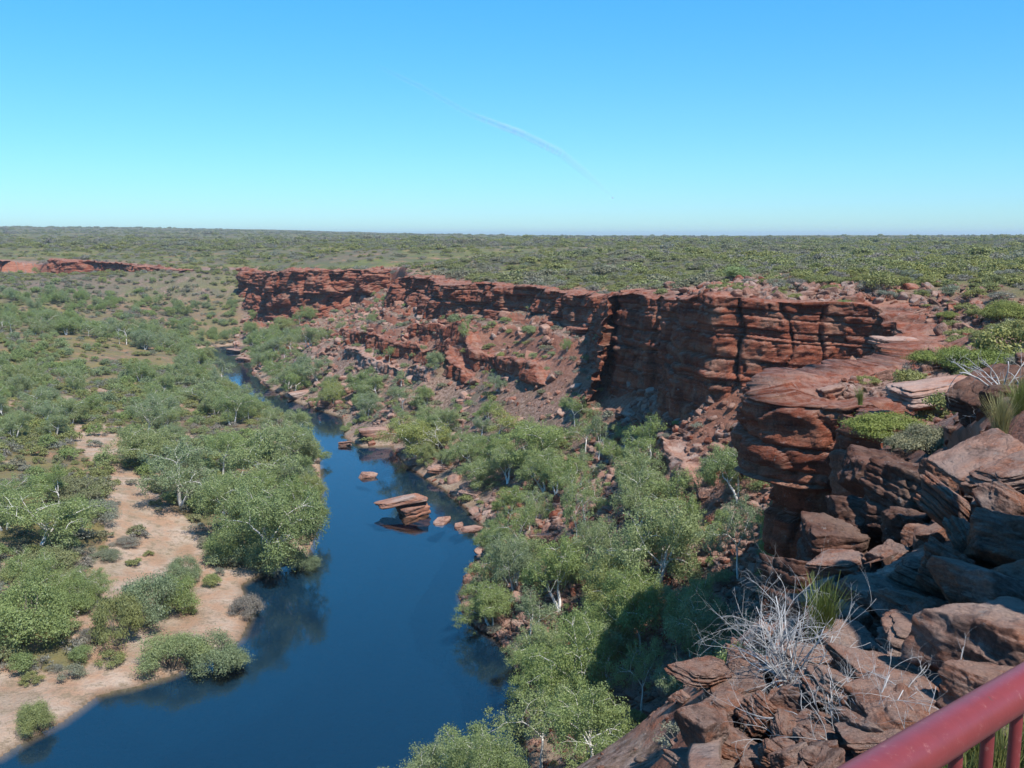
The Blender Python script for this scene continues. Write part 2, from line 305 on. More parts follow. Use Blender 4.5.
UW = [p for p in RIMP] + [at_Y(*p) for p in [(720, 740, 8.6), (850, 650, 12), (900, 600, 14), (1000, 500, 16), (1000, 425, 22), (940, 450, 26), (900, 400, 60), (960, 385, 62), (1000, 335, 70), (960, 345, 80), (860, 395, 60), (1000, 300, 105), (870, 300, 115), (760, 285, 130), (760, 275, 150), (1000, 270, 170), (640, 290, 160),
      (450, 262, 330), (350, 264, 460), (350, 250, 520), (600, 262, 300), (700, 255, 400), (100, 250, 700), (600, 245, 800), (900, 252, 400), (960, 780, 3.5), (1000, 640, 10)]] + \
     [(20, 10, 41), (40, 20, 42), (100, 50, 40), (30, -30, 42), (300, 100, 38), (400, 400, 36), (0, -100, 41), (700, 0, 38), (0, 900, 35), (-700, 900, 34), (700, 900, 36), (10, 12, 39.5), (3, 0, 39.4), (1.5, 0, 39.2), (14, 25, 39.5), (17, 22, 43.5), (22, 32, 43)]  # last points lift the unseen ground on the right, raised to shade the hollow
def rbf_fit(P, c):
    P = np.array(P); X = P[:, :2]; n = len(P)
    A = np.sqrt(((X[:, None]-X[None])**2).sum(2)+c*c); M = np.zeros((n+1, n+1)); M[:n, :n] = A + np.eye(n)*0.3*-1; M[:n, n] = 1; M[n, :n] = 1
    w = np.linalg.solve(M, np.append(P[:, 2], 0)); return X, w, c
def rbf_eval(fit, x, y):
    X, w, c = fit; r = np.full(x.shape, w[-1])
    for (px, py), wi in zip(X, w): r = r + wi*np.sqrt((x-px)**2+(y-py)**2+c*c)
    return r
CLEAR = np.array([at_z(a, b, 2)[:2] for a, b in [(72, 441), (100, 436), (122, 440), (132, 468), (155, 490), (190, 512), (222, 548), (246, 572), (252, 612), (240, 640), (170, 700), (0, 780), (-60, 780), (-60, 650), (70, 655), (90, 600), (92, 560), (108, 520), (112, 492), (72, 470)]])
fL = rbf_fit(LW, 3.0); fU = rbf_fit(UW, 1.0)
RIMD = [None]
def land(x, y):
    """height, and the masks, of the land at plan points"""
    r = np.hypot(x, y)
    U = rbf_eval(fU, x, y); L = rbf_eval(fL, x, y)
    az = np.arctan2(x, y)
    far = 36.5 + 0.0016*np.clip(r-600, 0, 3500) + (24*smooth(1200, 3400, r)*smooth(0.05, -0.35, az)) + 5*fbm(x/700, y/700, 5, 3)*smooth(500, 2000, r)
    k = smooth(450, 1100, r); U = np.clip(U, 27, 46)*(1-k)+far*k
    wu = 0.9*fbm(x/11, y/11, 121, 3); hu = 0.85; qu = (U+wu)/hu; tu = (np.floor(qu)+smooth(0.5, 0.9, qu-np.floor(qu)))*hu-wu
    RIMD[0] = None
    ku = 0.85*smooth(35, 50, r)*smooth(260, 150, r); U = U*(1-ku)+tu*ku
    U = U + fbm(x/28, y/28, 3, 4)*0.9*smooth(15, 80, r) + 2.0*fbm(x/120, y/120, 9, 3)*smooth(100, 400, r)
    kL = smooth(700, 1500, r); L = np.clip(L, 0.6, 60)*(1-kL)+far*kL
    ins = inside(x, y, poly_xy); dr = polydist(x, y, rim_xy); dr = np.where(ins, dr, -dr)
    inr = inside(x, y, river_poly); db = polydist(x, y, river_poly, True)
    right = smooth(-3, 3, x-np.interp(y, CYY, CXX)) # the far side of the river
    # ledges in the talus
    wob = 1.2*fbm(x/16, y/16, 21, 3); hh = 2.6
    q = (L+wob)/hh; fq = q-np.floor(q); terr = (np.floor(q)+smooth(0.68, 0.95, fq))*hh-wob
    tm = right*smooth(6, 18, db)*smooth(35, 70, r)*(0.55+0.4*smooth(-0.2, 0.2, fbm(x/30, y/30, 44, 2)))
    L = L*(1-tm)+terr*tm
    L = L + right*smooth(3, 12, db)*(0.9*fbm(x/7, y/7, 13, 5, 0.6)) + (1-right)*0.5*fbm(x/25, y/25, 15, 4)*smooth(2, 12, db)
    bank = 0.10+np.where(right > 0.5, 0.42, 0.14)*db+0.012*db*db
    L = np.where(inr, -np.minimum(3.0, 0.06+np.where(right > 0.5, 0.5, 0.33)*db), np.minimum(L, bank) if True else L)
    w = np.clip(0.005*r, 0.25, 1.6); ins_ = np.clip(0.028*r, 0.45, 2.6); tt = smooth(ins_-w, ins_+w, dr)
    L = np.where(inr, L, np.maximum(L, 0.04+0.05*np.minimum(db, 5)))
    z = L*(1-tt)+U*tt
    return z, dr, db, right, inr, U, L, r

# polar sheet round the lookout, fine where the canyon is
az = np.concatenate([np.arange(-180, -44, 2.0), np.arange(-44, -33, 0.5), np.arange(-33, 33, 0.11), np.arange(33, 44, 0.5), np.arange(44, 180.1, 2.0)])*math.pi/180
rr = [0.0, 0.8]
while rr[-1] < 14000:
    r_ = rr[-1]; rr.append(r_ + max(0.16, r_*0.0058 if r_ < 700 else r_*0.012))
rr = np.array(rr)
AZ, RR = np.meshgrid(az, rr); GX = RR*np.sin(AZ); GY = RR*np.cos(AZ)
GZ, DR, DB, RIGHT, INR, GU, GL_, _ = land(GX, GY)
GZ = np.where(RR < 2.2, np.minimum(GZ, 40.1), GZ)
na = len(az); nr = len(rr)
idx = np.arange(na*nr).reshape(nr, na)
Fq = np.stack([idx[:-1, :-1], idx[:-1, 1:], idx[1:, 1:], idx[1:, :-1]], -1).reshape(-1, 4)[:, ::-1]
me = mesh_np('ground', np.stack([GX, GY, GZ], -1).reshape(-1, 3), Fq, M_GROUND, True)
def clearing(x, y):
    return inside(x+3.0*fbm(x/9, y/9, 31, 3), y+4.0*fbm(x/9, y/9, 32, 3), CLEAR)
sandm = (1-RIGHT)*clearing(GX, GY)*(DR < 0)*(0.8+0.2*smooth(-0.2, 0.2, fbm(GX/5, GY/5, 33, 3))) + (1-RIGHT)*smooth(5, 1, DB) * (DR < 0) + 0.6*smooth(3.5, 1, DB)*RIGHT*(DR < 0)
sandm = np.maximum(sandm, 0.8*(1-RIGHT)*(DR < 0)*smooth(0.08, 0.3, fbm(GX/13, GY/13, 77, 4))*smooth(300, 230, GY))
rubm = np.where(DR < 0, RIGHT, smooth(16, 3, DR/(0.4+0.6*smooth(260, 160, RR)))*smooth(700, 300, RR))
rubm = np.maximum(rubm, smooth(12, 4, np.abs(DR))*smooth(900, 600, RR))
rubm = np.maximum(rubm, np.where(DR < 0, smooth(13, 17, GL_)*smooth(300, 380, RR), 0))
covm = np.where(DR < 0, (1-RIGHT)*(1-np.clip(sandm, 0, 1))*0.75+RIGHT*0.2, smooth(3, 18, DR)*smooth(2, 6, DR)*0.98)
covm = np.maximum(covm, smooth(300, 600, RR)*smooth(4, 22, DR))
mk = np.stack([np.clip(sandm, 0, 1), np.clip(covm, 0, 1), np.clip(rubm, 0, 1), np.ones_like(rubm)], -1).reshape(-1, 4).astype(np.float32)
ca = me.color_attributes.new('mask', 'FLOAT_COLOR', 'POINT'); ca.data.foreach_set('color', mk.ravel())
structure(obj('ground', me), 'canyon floor, talus and scrub covered plateau')

lrr = rr
def gz(x, y):
    x = np.atleast_1d(np.asarray(x, float)); y = np.atleast_1d(np.asarray(y, float))
    a = np.arctan2(x, y); r = np.hypot(x, y)
    fa = np.clip(np.interp(a, az, np.arange(na)), 0, na-1.001); fr = np.clip(np.interp(r, lrr, np.arange(nr)), 0, nr-1.001)
    ia = fa.astype(int); ir = fr.astype(int); u = fa-ia; v = fr-ir
    return (GZ[ir, ia]*(1-u)+GZ[ir, ia+1]*u)*(1-v)+(GZ[ir+1, ia]*(1-u)+GZ[ir+1, ia+1]*u)*v
def hit(px, py, zmin=0.0):
    """where the sight line through a pixel meets the ground"""
    dx = px-512; dy = F*CP+(384-py)*SP; dz = -F*SP+(384-py)*CP; n = math.sqrt(dx*dx+dy*dy+dz*dz)
    t = np.geomspace(3, 4000, 6000); X = dx/n*t; Yv = dy/n*t; Z = H+dz/n*t
    g = np.maximum(gz(X, Yv), zmin); k = np.argmax(Z < g+0.02)
    return X[k], Yv[k], g[k]

# river
xs = np.arange(-170, 30, 2.0)
wv = [(-200, -200), (40, -200), (40, 420), (-200, 420)]
structure(obj('river', mesh_np('river', [(x, y, 0) for x, y in wv], [(0, 1, 2, 3)], M_WATER)), 'still deep blue river bending through the canyon')

# ------------------------------------------------------------------ cliffs
def cliff(name, i0, i1, ds, dz, batter, amp, label, seed=0, extra=0.0, inn=1.5, lift=0.25, undercut=0.0, over=0.0, over_dep=6.5, capn=1.0, cap=5.0, mat=None, drop=1.5):
    pts = np.array(RIMP[i0:i1+1] if i1 is not None else i0); onland = i1 is None; seg = np.hypot(*(pts[1:, :2]-pts[:-1, :2]).T); cs = np.concatenate([[0], np.cumsum(seg)])
    n = int(cs[-1]/ds)+2; s = np.linspace(0, cs[-1], n)
    x = np.interp(s, cs, pts[:, 0]); y = np.interp(s, cs, pts[:, 1])
    ker = max(3, int(1.6/ds)) | 1; k = np.ones(ker)/ker
    pad = lambda a: np.convolve(np.concatenate([np.full(ker//2, a[0]), a, np.full(ker//2, a[-1])]), k, 'valid')
    x = pad(x); y = pad(y)
    x += 1.0*amp*fbm(s/6, s*0+seed, seed, 3); y += 1.0*amp*fbm(s/6, s*0+seed+9, seed+5, 3)
    tx = np.gradient(x); ty = np.gradient(y); w2 = max(3, int(3/ds)) | 1; k = np.ones(w2)/w2
    tx = np.convolve(np.concatenate([np.full(w2//2, tx[0]), tx, np.full(w2//2, tx[-1])]), k, 'valid'); ty = np.convolve(np.concatenate([np.full(w2//2, ty[0]), ty, np.full(w2//2, ty[-1])]), k, 'valid')
    ln = np.hypot(tx, ty)+1e-9; tx /= ln; ty /= ln
    nx, ny = ty, -tx     # to the canyon side (rim runs with the canyon on its right)
    U = gz(x-nx*1.2, y-ny*1.2)+1.1 if onland else land(x-nx*inn, y-ny*inn)[5]
    if onland: U = U-3.0*smooth(7, 0, np.minimum(s, s[-1]-s))+0.8*fbm(s/9, s*0+1, seed+60, 3)
    Lb = np.minimum(gz(x+nx*3, y+ny*3), gz(x+nx*1.2, y+ny*1.2))
    top = U+lift; bot = np.minimum(Lb-drop, top-1.2)
    nv = int((top-bot).max()/dz)+2
    v = np.linspace(0, 1, nv); Z = top[None]+(bot-top)[None]*v[:, None]; S = np.broadcast_to(s[None], Z.shape); X = np.broadcast_to(x, Z.shape); Y = np.broadcast_to(y, Z.shape)
    dep = top[None]-Z
    rs = np.random.RandomState(seed+3)
    zz = Z+0.7*fbm(S/14, S*0+3.1, seed+11, 3)+0.018*S
    th = []; acc = -5.0
    while acc < 60:
        th.append(acc); acc += rs.choice([0.3, 0.5, 1.0, 1.8, 3.0, 4.0])*max(0.8, amp)
    th = np.array(th); li = np.clip(np.searchsorted(th, zz.ravel()).reshape(zz.shape)-1, 0, len(th)-2)
    lo = th[li]; hi = th[li+1]; fr = (zz-lo)/(hi-lo)
    loff = rs.uniform(-1, 1, len(th))[li]
    cw = rs.uniform(1.2, 5.0, len(th))[li]*amp
    ph = S/cw+hash2(li, li*0, seed)*10+0.35*fbm(S/2, Z/2, seed+8, 2); ci = np.floor(ph); cf = ph-ci
    cell = hash2(ci, li, seed+1)-0.5
    off = amp*(0.55*loff*(0.5+0.5*fbm(S/9, li*3.7, seed+2, 2)+0.4)+1.05*cell)
    edge = np.minimum(fr, 1-fr)*(hi-lo)
    off -= amp*0.35*np.exp(-(edge/0.12)**2)
    off -= amp*0.3*np.exp(-((np.minimum(cf, 1-cf)*cw)/0.12)**2)
    pj = S/(4.5*amp+1.5)+0.5*fbm(Z/5, S/9, seed+90, 2)+0.3; cj = pj-np.floor(pj); jw = (hash2(np.floor(pj+0.5), np.floor(pj+0.5)*0, seed+91) > 0.35)
    off -= amp*0.9*jw*np.exp(-((np.minimum(cj, 1-cj)*(4.5*amp+1.5))/0.22)**2)
    off += amp*1.1*(hash2(np.floor(pj), np.floor(pj)*0, seed+92)-0.5)
    off += amp*1.1*fbm(S/5, Z/4, seed+4, 5, 0.6)+amp*0.34*fbm(S/0.9, Z/0.7, seed+6, 4, 0.65)+1.6*amp*fbm(S/18, Z/30, seed+16, 2)
    off += batter*dep-undercut*smooth(0.25, 1.0, dep/np.maximum((top-bot)[None]-drop, 1.0))
    off += over*smooth(1.0, 7.0, s[-1]-S)*smooth(over_dep+0.5, over_dep-0.5, dep+0.8*fbm(S/7, S*0, seed+77, 2))
    off *= 1.0 if over else smooth(0, 0.5, dep+0.15)
    PX = X+nx*off+extra*nx; PY = Y+ny*off+extra*ny
    # cap going back onto the plateau
    cs_ = np.array([cap, cap*0.72, cap*0.5, cap*0.32, cap*0.18, cap*0.08, 0.0][:-1])
    fo = smooth(0, 1, np.linspace(1, 0, len(cs_)))
    CX = []; CY = []; CZ = []
    for kk, c in enumerate(cs_):
        cx = x-nx*c; cy = y-ny*c; gzv = gz(cx, cy)
        hh = capn*(0.45*amp*(fbm(cx/1.3, cy/1.3, seed+40, 4))+0.5*amp*(np.floor(2.6*(fbm(cx/2.6, cy/2.6, seed+41, 2)+0.5)))*0.4)+lift*0.6
        CX.append(cx); CY.append(cy); CZ.append(gzv-0.6 if kk == 0 else (gzv*(1-kk/5)+(U)*(kk/5)+np.maximum(hh, -0.1)*(kk/len(cs_))) if onland else np.maximum(gzv*0+land(cx, cy)[5], gzv)+np.maximum(hh, -0.1)*(kk/len(cs_)))
    PX = np.vstack([CX, PX]); PY = np.vstack([CY, PY]); Z = np.vstack([CZ, Z])
    nv = PX.shape[0]
    idx = np.arange(nv*n).reshape(nv, n)
    Fq = np.stack([idx[:-1, :-1], idx[1:, :-1], idx[1:, 1:], idx[:-1, 1:]], -1).reshape(-1, 4)[:, ::-1]
    o = obj(name, mesh_np(name, np.stack([PX, PY, Z], -1).reshape(-1, 3), Fq, mat or M_CLIFF, False)); structure(o, label); return o
cliff('cliff', 5, 8, 0.6, 0.35, 0.25, 2.3, 'low broken far cliff under the western plateau', 1, cap=8)
cliff('cliff', 2, 3, 0.6, 0.35, 0.25, 1.5, 'short red bluff at the far left edge', 5, cap=8)
cliff('cliff', 10, 16, 0.5, 0.3, 0.32, 2.4, 'red blocky bluff beside the side gully', 12, cap=9)
cliff('cliff', 17, 25, 0.4, 0.22, 0.28, 1.6, 'long dark red cliff line above the talus', 23, cap=9)
cliff('cliff', 24, 36, 0.22, 0.16, 0.10, 0.8, 'tall red wall with deep shaded alcove', 34, cap=6)
cliff('cliff', 35, 45, 0.14, 0.11, 0.0, 0.78, 'overhanging red sandstone block above the scree', 45, over=3.2, over_dep=5.4, cap=4, capn=1.4)
cliff('cliff', 43, 52, 0.11, 0.09, 0.06, 0.32, 'shaded dark cliff below the lookout', 56, cap=0.6, undercut=0.3, inn=0.2, lift=-0.15, capn=0.5, mat=M_DARKW)  # its dark rock colour stands in for shade on this face
cliff('cliff', 51, 60, 0.08, 0.07, -0.05, 0.30, 'broken rock shelf falling away from the lookout', 67, extra=-0.3, inn=0.1, lift=-0.2, cap=0.4, capn=0.3, mat=M_NEARW)

def ledge_line(*pp): return [hit(a, b) for a, b in pp]
for k, (pp, am, lab) in enumerate([
    ([(322, 330), (350, 340), (385, 350), (420, 358), (455, 372), (478, 384)], 0.9, 'dark rock ledge across the talus under the long cliff'),
    ([(338, 352), (372, 366), (402, 378), (432, 392)], 0.8, 'lower rock ledge across the talus'),
    ([(440, 350), (480, 360), (520, 372), (548, 388)], 0.8, 'rock ledge at the right end of the talus'),
    ([(402, 330), (440, 338), (480, 343)], 0.7, 'short ledge just under the long cliff'),
    ([(640, 460), (665, 470), (690, 488), (712, 505)], 0.5, 'broken ledge on the pink scree')]):
    cliff('rock_ledge', ledge_line(*pp), None, 0.3, 0.2, 0.25, am, lab, 210+k*7, cap=4, drop=1.0, mat=M_LEDGE if k in (1, 4) else M_CLIFF)
# ------------------------------------------------------------------ plants and rocks: shapes
def quads_from(C, N, size, rs, aspect=0.6):
    n = len(C); a = rs.normal(size=(n, 3)); T = np.cross(N, a); T /= np.linalg.norm(T, axis=1)[:, None]+1e-9; B = np.cross(N, T)
    sz = size*rs.uniform(0.6, 1.35, n)[:, None]
    V = np.stack([C-T*sz, C-B*sz*aspect+N*sz*0.15, C+T*sz, C+B*sz*aspect-N*sz*0.1], 1).reshape(-1, 3)
    return V, np.arange(4*n).reshape(-1, 4)
def leaf_cloud(clumps, per, size, rs, bias=0.9, droop=0.0, aspect=0.6):
    """clumps: (x, y, z, rx, rz); many small leaf sprays through each clump"""
    Cs = []; Ns = []
    for (x, y, z, rx, rz) in clumps:
        m = max(4, int(per*(rx*rx))); d = rs.normal(size=(m, 3)); d /= np.linalg.norm(d, axis=1)[:, None]
        d[:, 2] = np.where(rs.rand(m) < 0.7, np.abs(d[:, 2]), d[:, 2])
        r = rs.uniform(0.25, 1, m)[:, None]**0.6
        j = 1+0.25*rs.normal(size=(m, 1))
        c = d*r*j*np.array([rx, rx, rz])+np.array([x, y, z]); c[:, 2] -= droop*rs.rand(m)*rz
        nn = d*bias+rs.normal(size=(m, 3))*0.55+np.array([0, 0, 0.25]); nn /= np.linalg.norm(nn, axis=1)[:, None]
        Cs.append(c); Ns.append(nn)
    return quads_from(np.vstack(Cs), np.vstack(Ns), size, rs, aspect)
def tubes(paths, sides=6):
    V = []; Fc = []; b = 0
    for pts, rad in paths:
        pts = np.array(pts, float); n = len(pts)
        T = np.gradient(pts, axis=0); T /= np.linalg.norm(T, axis=1)[:, None]+1e-9
        A = np.cross(T, [0.31, 0.87, 0.38]); A /= np.linalg.norm(A, axis=1)[:, None]+1e-9; B = np.cross(T, A)
        ang = np.arange(sides)*2*math.pi/sides
        ring = pts[:, None]+(A[:, None]*np.cos(ang)[None, :, None]+B[:, None]*np.sin(ang)[None, :, None])*np.array(rad)[:, None, None]
        V.append(ring.reshape(-1, 3)); idx = b+np.arange(n*sides).reshape(n, sides); nx = np.roll(idx, -1, 1)
        Fc.append(np.stack([idx[:-1], nx[:-1], nx[1:], idx[1:]], -1).reshape(-1, 4)); b += n*sides
        Fc.append(idx[-1:, [0, 1, 2, 3]]); 
    return np.vstack(V), np.vstack(Fc)
def gum_shape(seed, h=12.0, stems=2, spread=0.42, leaf=0.17, dens=150, clr=1.25, lean=0.15):
    rs = np.random.RandomState(seed); paths = []; clumps = []
    def grow(p, d, L, r, depth):
        n = 5; pts = [p]; rad = [r]; q = p.copy(); dd = d.copy()
        for i in range(n):
            dd = dd+rs.normal(size=3)*0.16+np.array([0, 0, 0.05 if depth < 2 else -0.05]); dd /= np.linalg.norm(dd)
            q = q+dd*L/n; pts.append(q.copy()); rad.append(r*(1-0.42*(i+1)/n))
            if (depth >= 2 and i >= 1) or (depth == 1 and i >= 3 and rs.rand() < 0.6): clumps.append((*(q+rs.normal(size=3)*np.array([0.6, 0.6, 0.5])-np.array([0, 0, 0.5])), clr*rs.uniform(0.4, 1.0), clr*rs.uniform(0.4, 0.95)))
        paths.append((pts, rad))
        if depth == 3:
            clumps.append((*q, clr*rs.uniform(0.5, 1.15), clr*rs.uniform(0.5, 1.0))); return
        k = rs.choice([2, 3, 3]) if depth else 3
        a0 = rs.uniform(0, 6.28)
        for j in range(k):
            a = a0+j*6.28/k+rs.normal()*0.4; e = spread*rs.uniform(0.7, 1.6)
            side = np.array([math.cos(a), math.sin(a), 0.12]); nd = dd*0.75+side*e*1.25; nd /= np.linalg.norm(nd)
            grow(q.copy(), nd, L*rs.uniform(0.62, 0.88), rad[-1]*rs.uniform(0.62, 0.82), depth+1)
    for k in range(stems):
        a = rs.uniform(0, 6.28); d = np.array([math.cos(a)*(lean+0.25*(stems > 1)), math.sin(a)*(lean+0.25*(stems > 1)), 1]); d /= np.linalg.norm(d)
        grow(np.array([0.25*math.cos(a), 0.25*math.sin(a), -0.4]), d, h*0.27*rs.uniform(0.8, 1.1), h*0.026*rs.uniform(0.8, 1.2), 0)
    cl = np.array(clumps); top = cl[:, 2].max()+0.6; f = h/top
    V, Fq = tubes([(np.array(p)*f, np.array(r)) for p, r in paths], 6); cl[:, :3] *= f
    LV, LF = leaf_cloud(cl, dens*0.62, leaf, rs, 0.8, 0.9)
    return (V, Fq), (LV, LF)
def bush_shape(seed, per=120, leaf=0.05, nc=18, flat=0.8, low=0.05):
    """a unit bush: about 1 wide in radius, `flat` high"""
    rs = np.random.RandomState(seed); cl = []
    lob = rs.uniform(0.75, 1.15, 9)
    for i in range(nc):
        a = rs.uniform(0, 6.28); e = rs.uniform(0.1, 1)**0.6*1.4; rr_ = 0.72*lob[int(a/6.29*9)]
        cl.append((math.cos(a)*math.sin(e)*rr_, math.sin(a)*math.sin(e)*rr_, flat*(low+0.62*math.cos(e)*rs.uniform(0.75, 1.15)+0.1), rs.uniform(0.2, 0.36), rs.uniform(0.16, 0.28)*flat))
    V, Fq = leaf_cloud(np.array(cl), per/0.07, leaf, rs, 0.85)
    ps = []
    for i in range(9):
        a = rs.uniform(0, 6.28); e = rs.uniform(0.15, 0.7); d = np.array([math.cos(a)*e, math.sin(a)*e, flat*rs.uniform(0.45, 0.8)])
        ps.append(([(0, 0, -0.06), d*0.5+rs.normal(size=3)*0.04, d], [0.022, 0.014, 0.006]))
    TV, TF = tubes(ps, 4)
    mi = np.concatenate([np.zeros(len(Fq)), np.ones(len(TF))])
    return np.vstack([V, TV]), np.vstack([Fq, TF+len(V)]), mi
def rock_shape(seed, res=4, planes=16, rough=0.06, layer=0.0, box=True):
    import bmesh
    rs = np.random.RandomState(seed); bm = bmesh.new(); bmesh.ops.create_icosphere(bm, subdivisions=res, radius=1)
    V = np.array([v.co[:] for v in bm.verts]); Fc = np.array([[v.index for v in f.verts] for f in bm.faces]); bm.free()
    N = rs.normal(size=(planes, 3)); N /= np.linalg.norm(N, axis=1)[:, None]; D = rs.uniform(0.62, 0.98, planes)
    if box:
        q = np.eye(3)+rs.normal(size=(3, 3))*0.12; q /= np.linalg.norm(q, axis=1)[:, None]
        N = np.vstack([N, q, -q]); D = np.concatenate([D, rs.uniform(0.6, 0.8, 6)])
    with np.errstate(divide='ignore'):
        dot = V@N.T; t = np.where(dot > 0.02, D[None]/np.maximum(dot, 0.02), 9)
    ts = np.sort(t, 1); r = ts[:, 0]; r = r-0.03*np.exp(-((ts[:, 1]-ts[:, 0])/0.03))
    P = V*r[:, None]
    n1 = noise3(P*2.2, seed, 4); n2 = noise3(P*7, seed+5, 3)
    if layer:
        z = P[:, 2]*layer+0.3*n1; lz = np.floor(z); fz = z-lz
        hj = hash2(lz, lz*0, seed)-0.5; P[:, :2] *= (1+0.13*hj-0.10*np.exp(-(np.minimum(fz, 1-fz)/0.10)**2))[:, None]
    P = P+V*(rough*1.6*n1+rough*0.7*n2)[:, None]
    return P, Fc

# ------------------------------------------------------------------ shared meshes
GUMS = []
for k, (sd_, st, sp, ht, cr) in enumerate([(3, 1, 0.42, 12, 1.35), (8, 2, 0.5, 12, 1.4), (15, 3, 0.45, 12, 1.45), (21, 2, 0.6, 11, 1.45), (34, 1, 0.55, 12, 1.3), (47, 3, 0.55, 12, 1.5)]):
    (tv, tf), (lv, lf) = gum_shape(sd_, ht, st, sp, 0.115, 165, cr*0.82)
    GUMS.append((mesh_np('gum_trunk', tv, tf, M_WHITE, True), mesh_np('gum_crown', lv, lf, M_GUM), ht, 2*np.percentile(np.hypot(lv[:, 0], lv[:, 1]), 92), len(lf)))
SLIM = []
for k, sd_ in enumerate([5, 19]):
    (tv, tf), (lv, lf) = gum_shape(sd_, 12, 1, 0.30, 0.15, 80, 1.0, 0.25)
    SLIM.append((mesh_np('slim_gum_trunk', tv, tf, M_WHITE, True), mesh_np('slim_gum_crown', lv, lf, M_GUM), 12, 2*np.percentile(np.hypot(lv[:, 0], lv[:, 1]), 92), len(lf)))
print('gum leaves', [(g[3], g[4]) for g in GUMS+SLIM])
def bush_set(seeds, leafm, **kw):
    r = []
    for q in seeds:
        V, Fq, mi = bush_shape(q, **kw); r.append(mesh_np('bush', V, Fq, [leafm, M_BARK], False, mi))
    return r
B_HEATH = bush_set([1, 2, 3, 4], M_HEATH, per=150, leaf=0.035)
B_GREY = bush_set([5, 6], M_GREY, per=130, leaf=0.032, flat=0.75)
B_GUM = bush_set([7, 8, 9], M_GUM, per=150, leaf=0.034, flat=1.15, nc=30)
H_GUM = bush_set([71, 72, 73], M_GUM, per=520, leaf=0.018, flat=1.15, nc=34)
H_GREY = bush_set([74, 75], M_GREY, per=420, leaf=0.018, nc=28)
H_HEATH = bush_set([76, 77], M_HEATH, per=480, leaf=0.018, nc=30)
B_BRIGHT = bush_set([10, 11], M_BRIGHT, per=620, leaf=0.017, flat=0.62, nc=34)
S_HEATH = bush_set([31, 32, 33, 34, 35], M_HEATH, per=45, leaf=0.065, nc=16)
S_GREY = bush_set([36, 37], M_GREY, per=40, leaf=0.06, nc=14)
S_GUM = bush_set([41, 42, 43, 44], M_GUM, per=55, leaf=0.055, nc=24, flat=1.2)
ROCKS = []
for k in range(8):
    V, Fc = rock_shape(100+k, 4, 8, 0.075, 3.0 if k % 2 else 0); ROCKS.append(mesh_np('rock', V, Fc, M_ROCK if k == 4 else M_ROCKFAR))
ROCKS_S = []
for k in range(5):
    V, Fc = rock_shape(200+k, 3, 6, 0.05); ROCKS_S.append(mesh_np('small_rock', V, Fc, M_ROCK if k == 2 else M_ROCKFAR))

# ------------------------------------------------------------------ placing
RS = np.random.RandomState(77); AUTO = []
def gum(px, py, h, kind=None, label=None, group=None, w=1.0, rot=None, xyz=None, slim=False):
    x, y, z = xyz if xyz is not None else hit(px, py)
    src = (SLIM if slim else GUMS); g = src[kind if kind is not None else RS.randint(len(src))]
    r = bpy.data.objects.new('river_gum', None); COL.objects.link(r); r.location = (x, y, z-0.05); r.empty_display_size = 0.5
    r.rotation_euler = (0, 0, RS.uniform(0, 6.28) if rot is None else rot); s_ = h/g[2]; wm = w*math.hypot(x, y)/F if w > 3 else w*h; r.scale = (wm/g[3], wm/g[3], s_); r['wm'] = wm; del r['wm']
    for nm, me_ in (('trunk', g[0]), ('crown', g[1])):
        c = bpy.data.objects.new(nm, me_); COL.objects.link(c); c.parent = r
    tag(r, label, 'tree', group); return r
def bush(me_, x, y, r_, label, group=None, name='shrub', hs=1.0, cat='shrub'):
    z = float(gz(x, y)[0]); o = bpy.data.objects.new(name, me_); COL.objects.link(o)
    o.location = (x, y, z-0.05*r_); o.rotation_euler = (0, 0, RS.uniform(0, 6.28)); o.scale = (r_, r_*RS.uniform(0.8, 1.1), r_*hs*RS.uniform(0.85, 1.15))
    tag(o, label, cat, group); return o
def bush_px(me_, px, py, r_, label, group=None, **kw):
    x, y, z = hit(px, py); return bush(me_, x, y, r_, label, group, **kw)
def rock(me_, x, y, z, sc, rot, label, group=None, name='boulder'):
    o = bpy.data.objects.new(name, me_); COL.objects.link(o); o.location = (x, y, z); o.scale = sc; o.rotation_euler = rot
    tag(o, label, 'boulder', group); return o
def in_view(x, y, m=1.08): return (np.abs(x) < 0.5095*y*m+4) & (y > 3)

taken = []
def seen(x, y, z):
    dd = y*CP-(z-H)*SP; u = y*SP+(z-H)*CP; px = 512+F*x/dd; py = 384-F*u/dd; ok = (px > -5) & (px < 1029) & (py < 775)
    for f in (0.2, 0.35, 0.5, 0.62, 0.72, 0.8, 0.86, 0.91, 0.95, 0.975):
        ok &= gz(x*f, y*f) < H+(z+0.5-H)*f+0.2
    return ok
# --- big trees that can be told apart, left bank
L = [(182, 506, 10.5, 1, 'multi stemmed river gum whose white trunks show beside the bare red clearing', 85),
     (275, 572, 13.0, 2, 'big spreading river gum leaning over the water at the left bank', 105),
     (232, 540, 11.0, 5, 'broad river gum behind the big spreading one on the left bank', 70),
     (300, 532, 9.5, 3, 'river gum reaching over the water opposite the overhanging island rock', 50),
     (262, 490, 11.0, 0, 'tall full river gum between the clearing and the river bend', 80),
     (222, 475, 9.0, 4, 'river gum at the upper end of the bare red clearing', 60),
     (150, 470, 8.0, 5, 'low wide gum on the edge of the pale sandy path', 70),
     (292, 465, 9.0, 2, 'river gum at the left bank just below the narrows', 60),
     (36, 552, 8.5, 1, 'wide pale gum with bare white limbs at the left edge of the flat', 100),
     (5, 530, 8.0, 3, 'gum with drooping limbs cut by the left picture edge', 60),
     (232, 425, 8.0, 3, 'rounded gum beside the small side pool', 50),
     (205, 405, 7.0, 0, 'gum crown rising left of the river narrows', 48)]
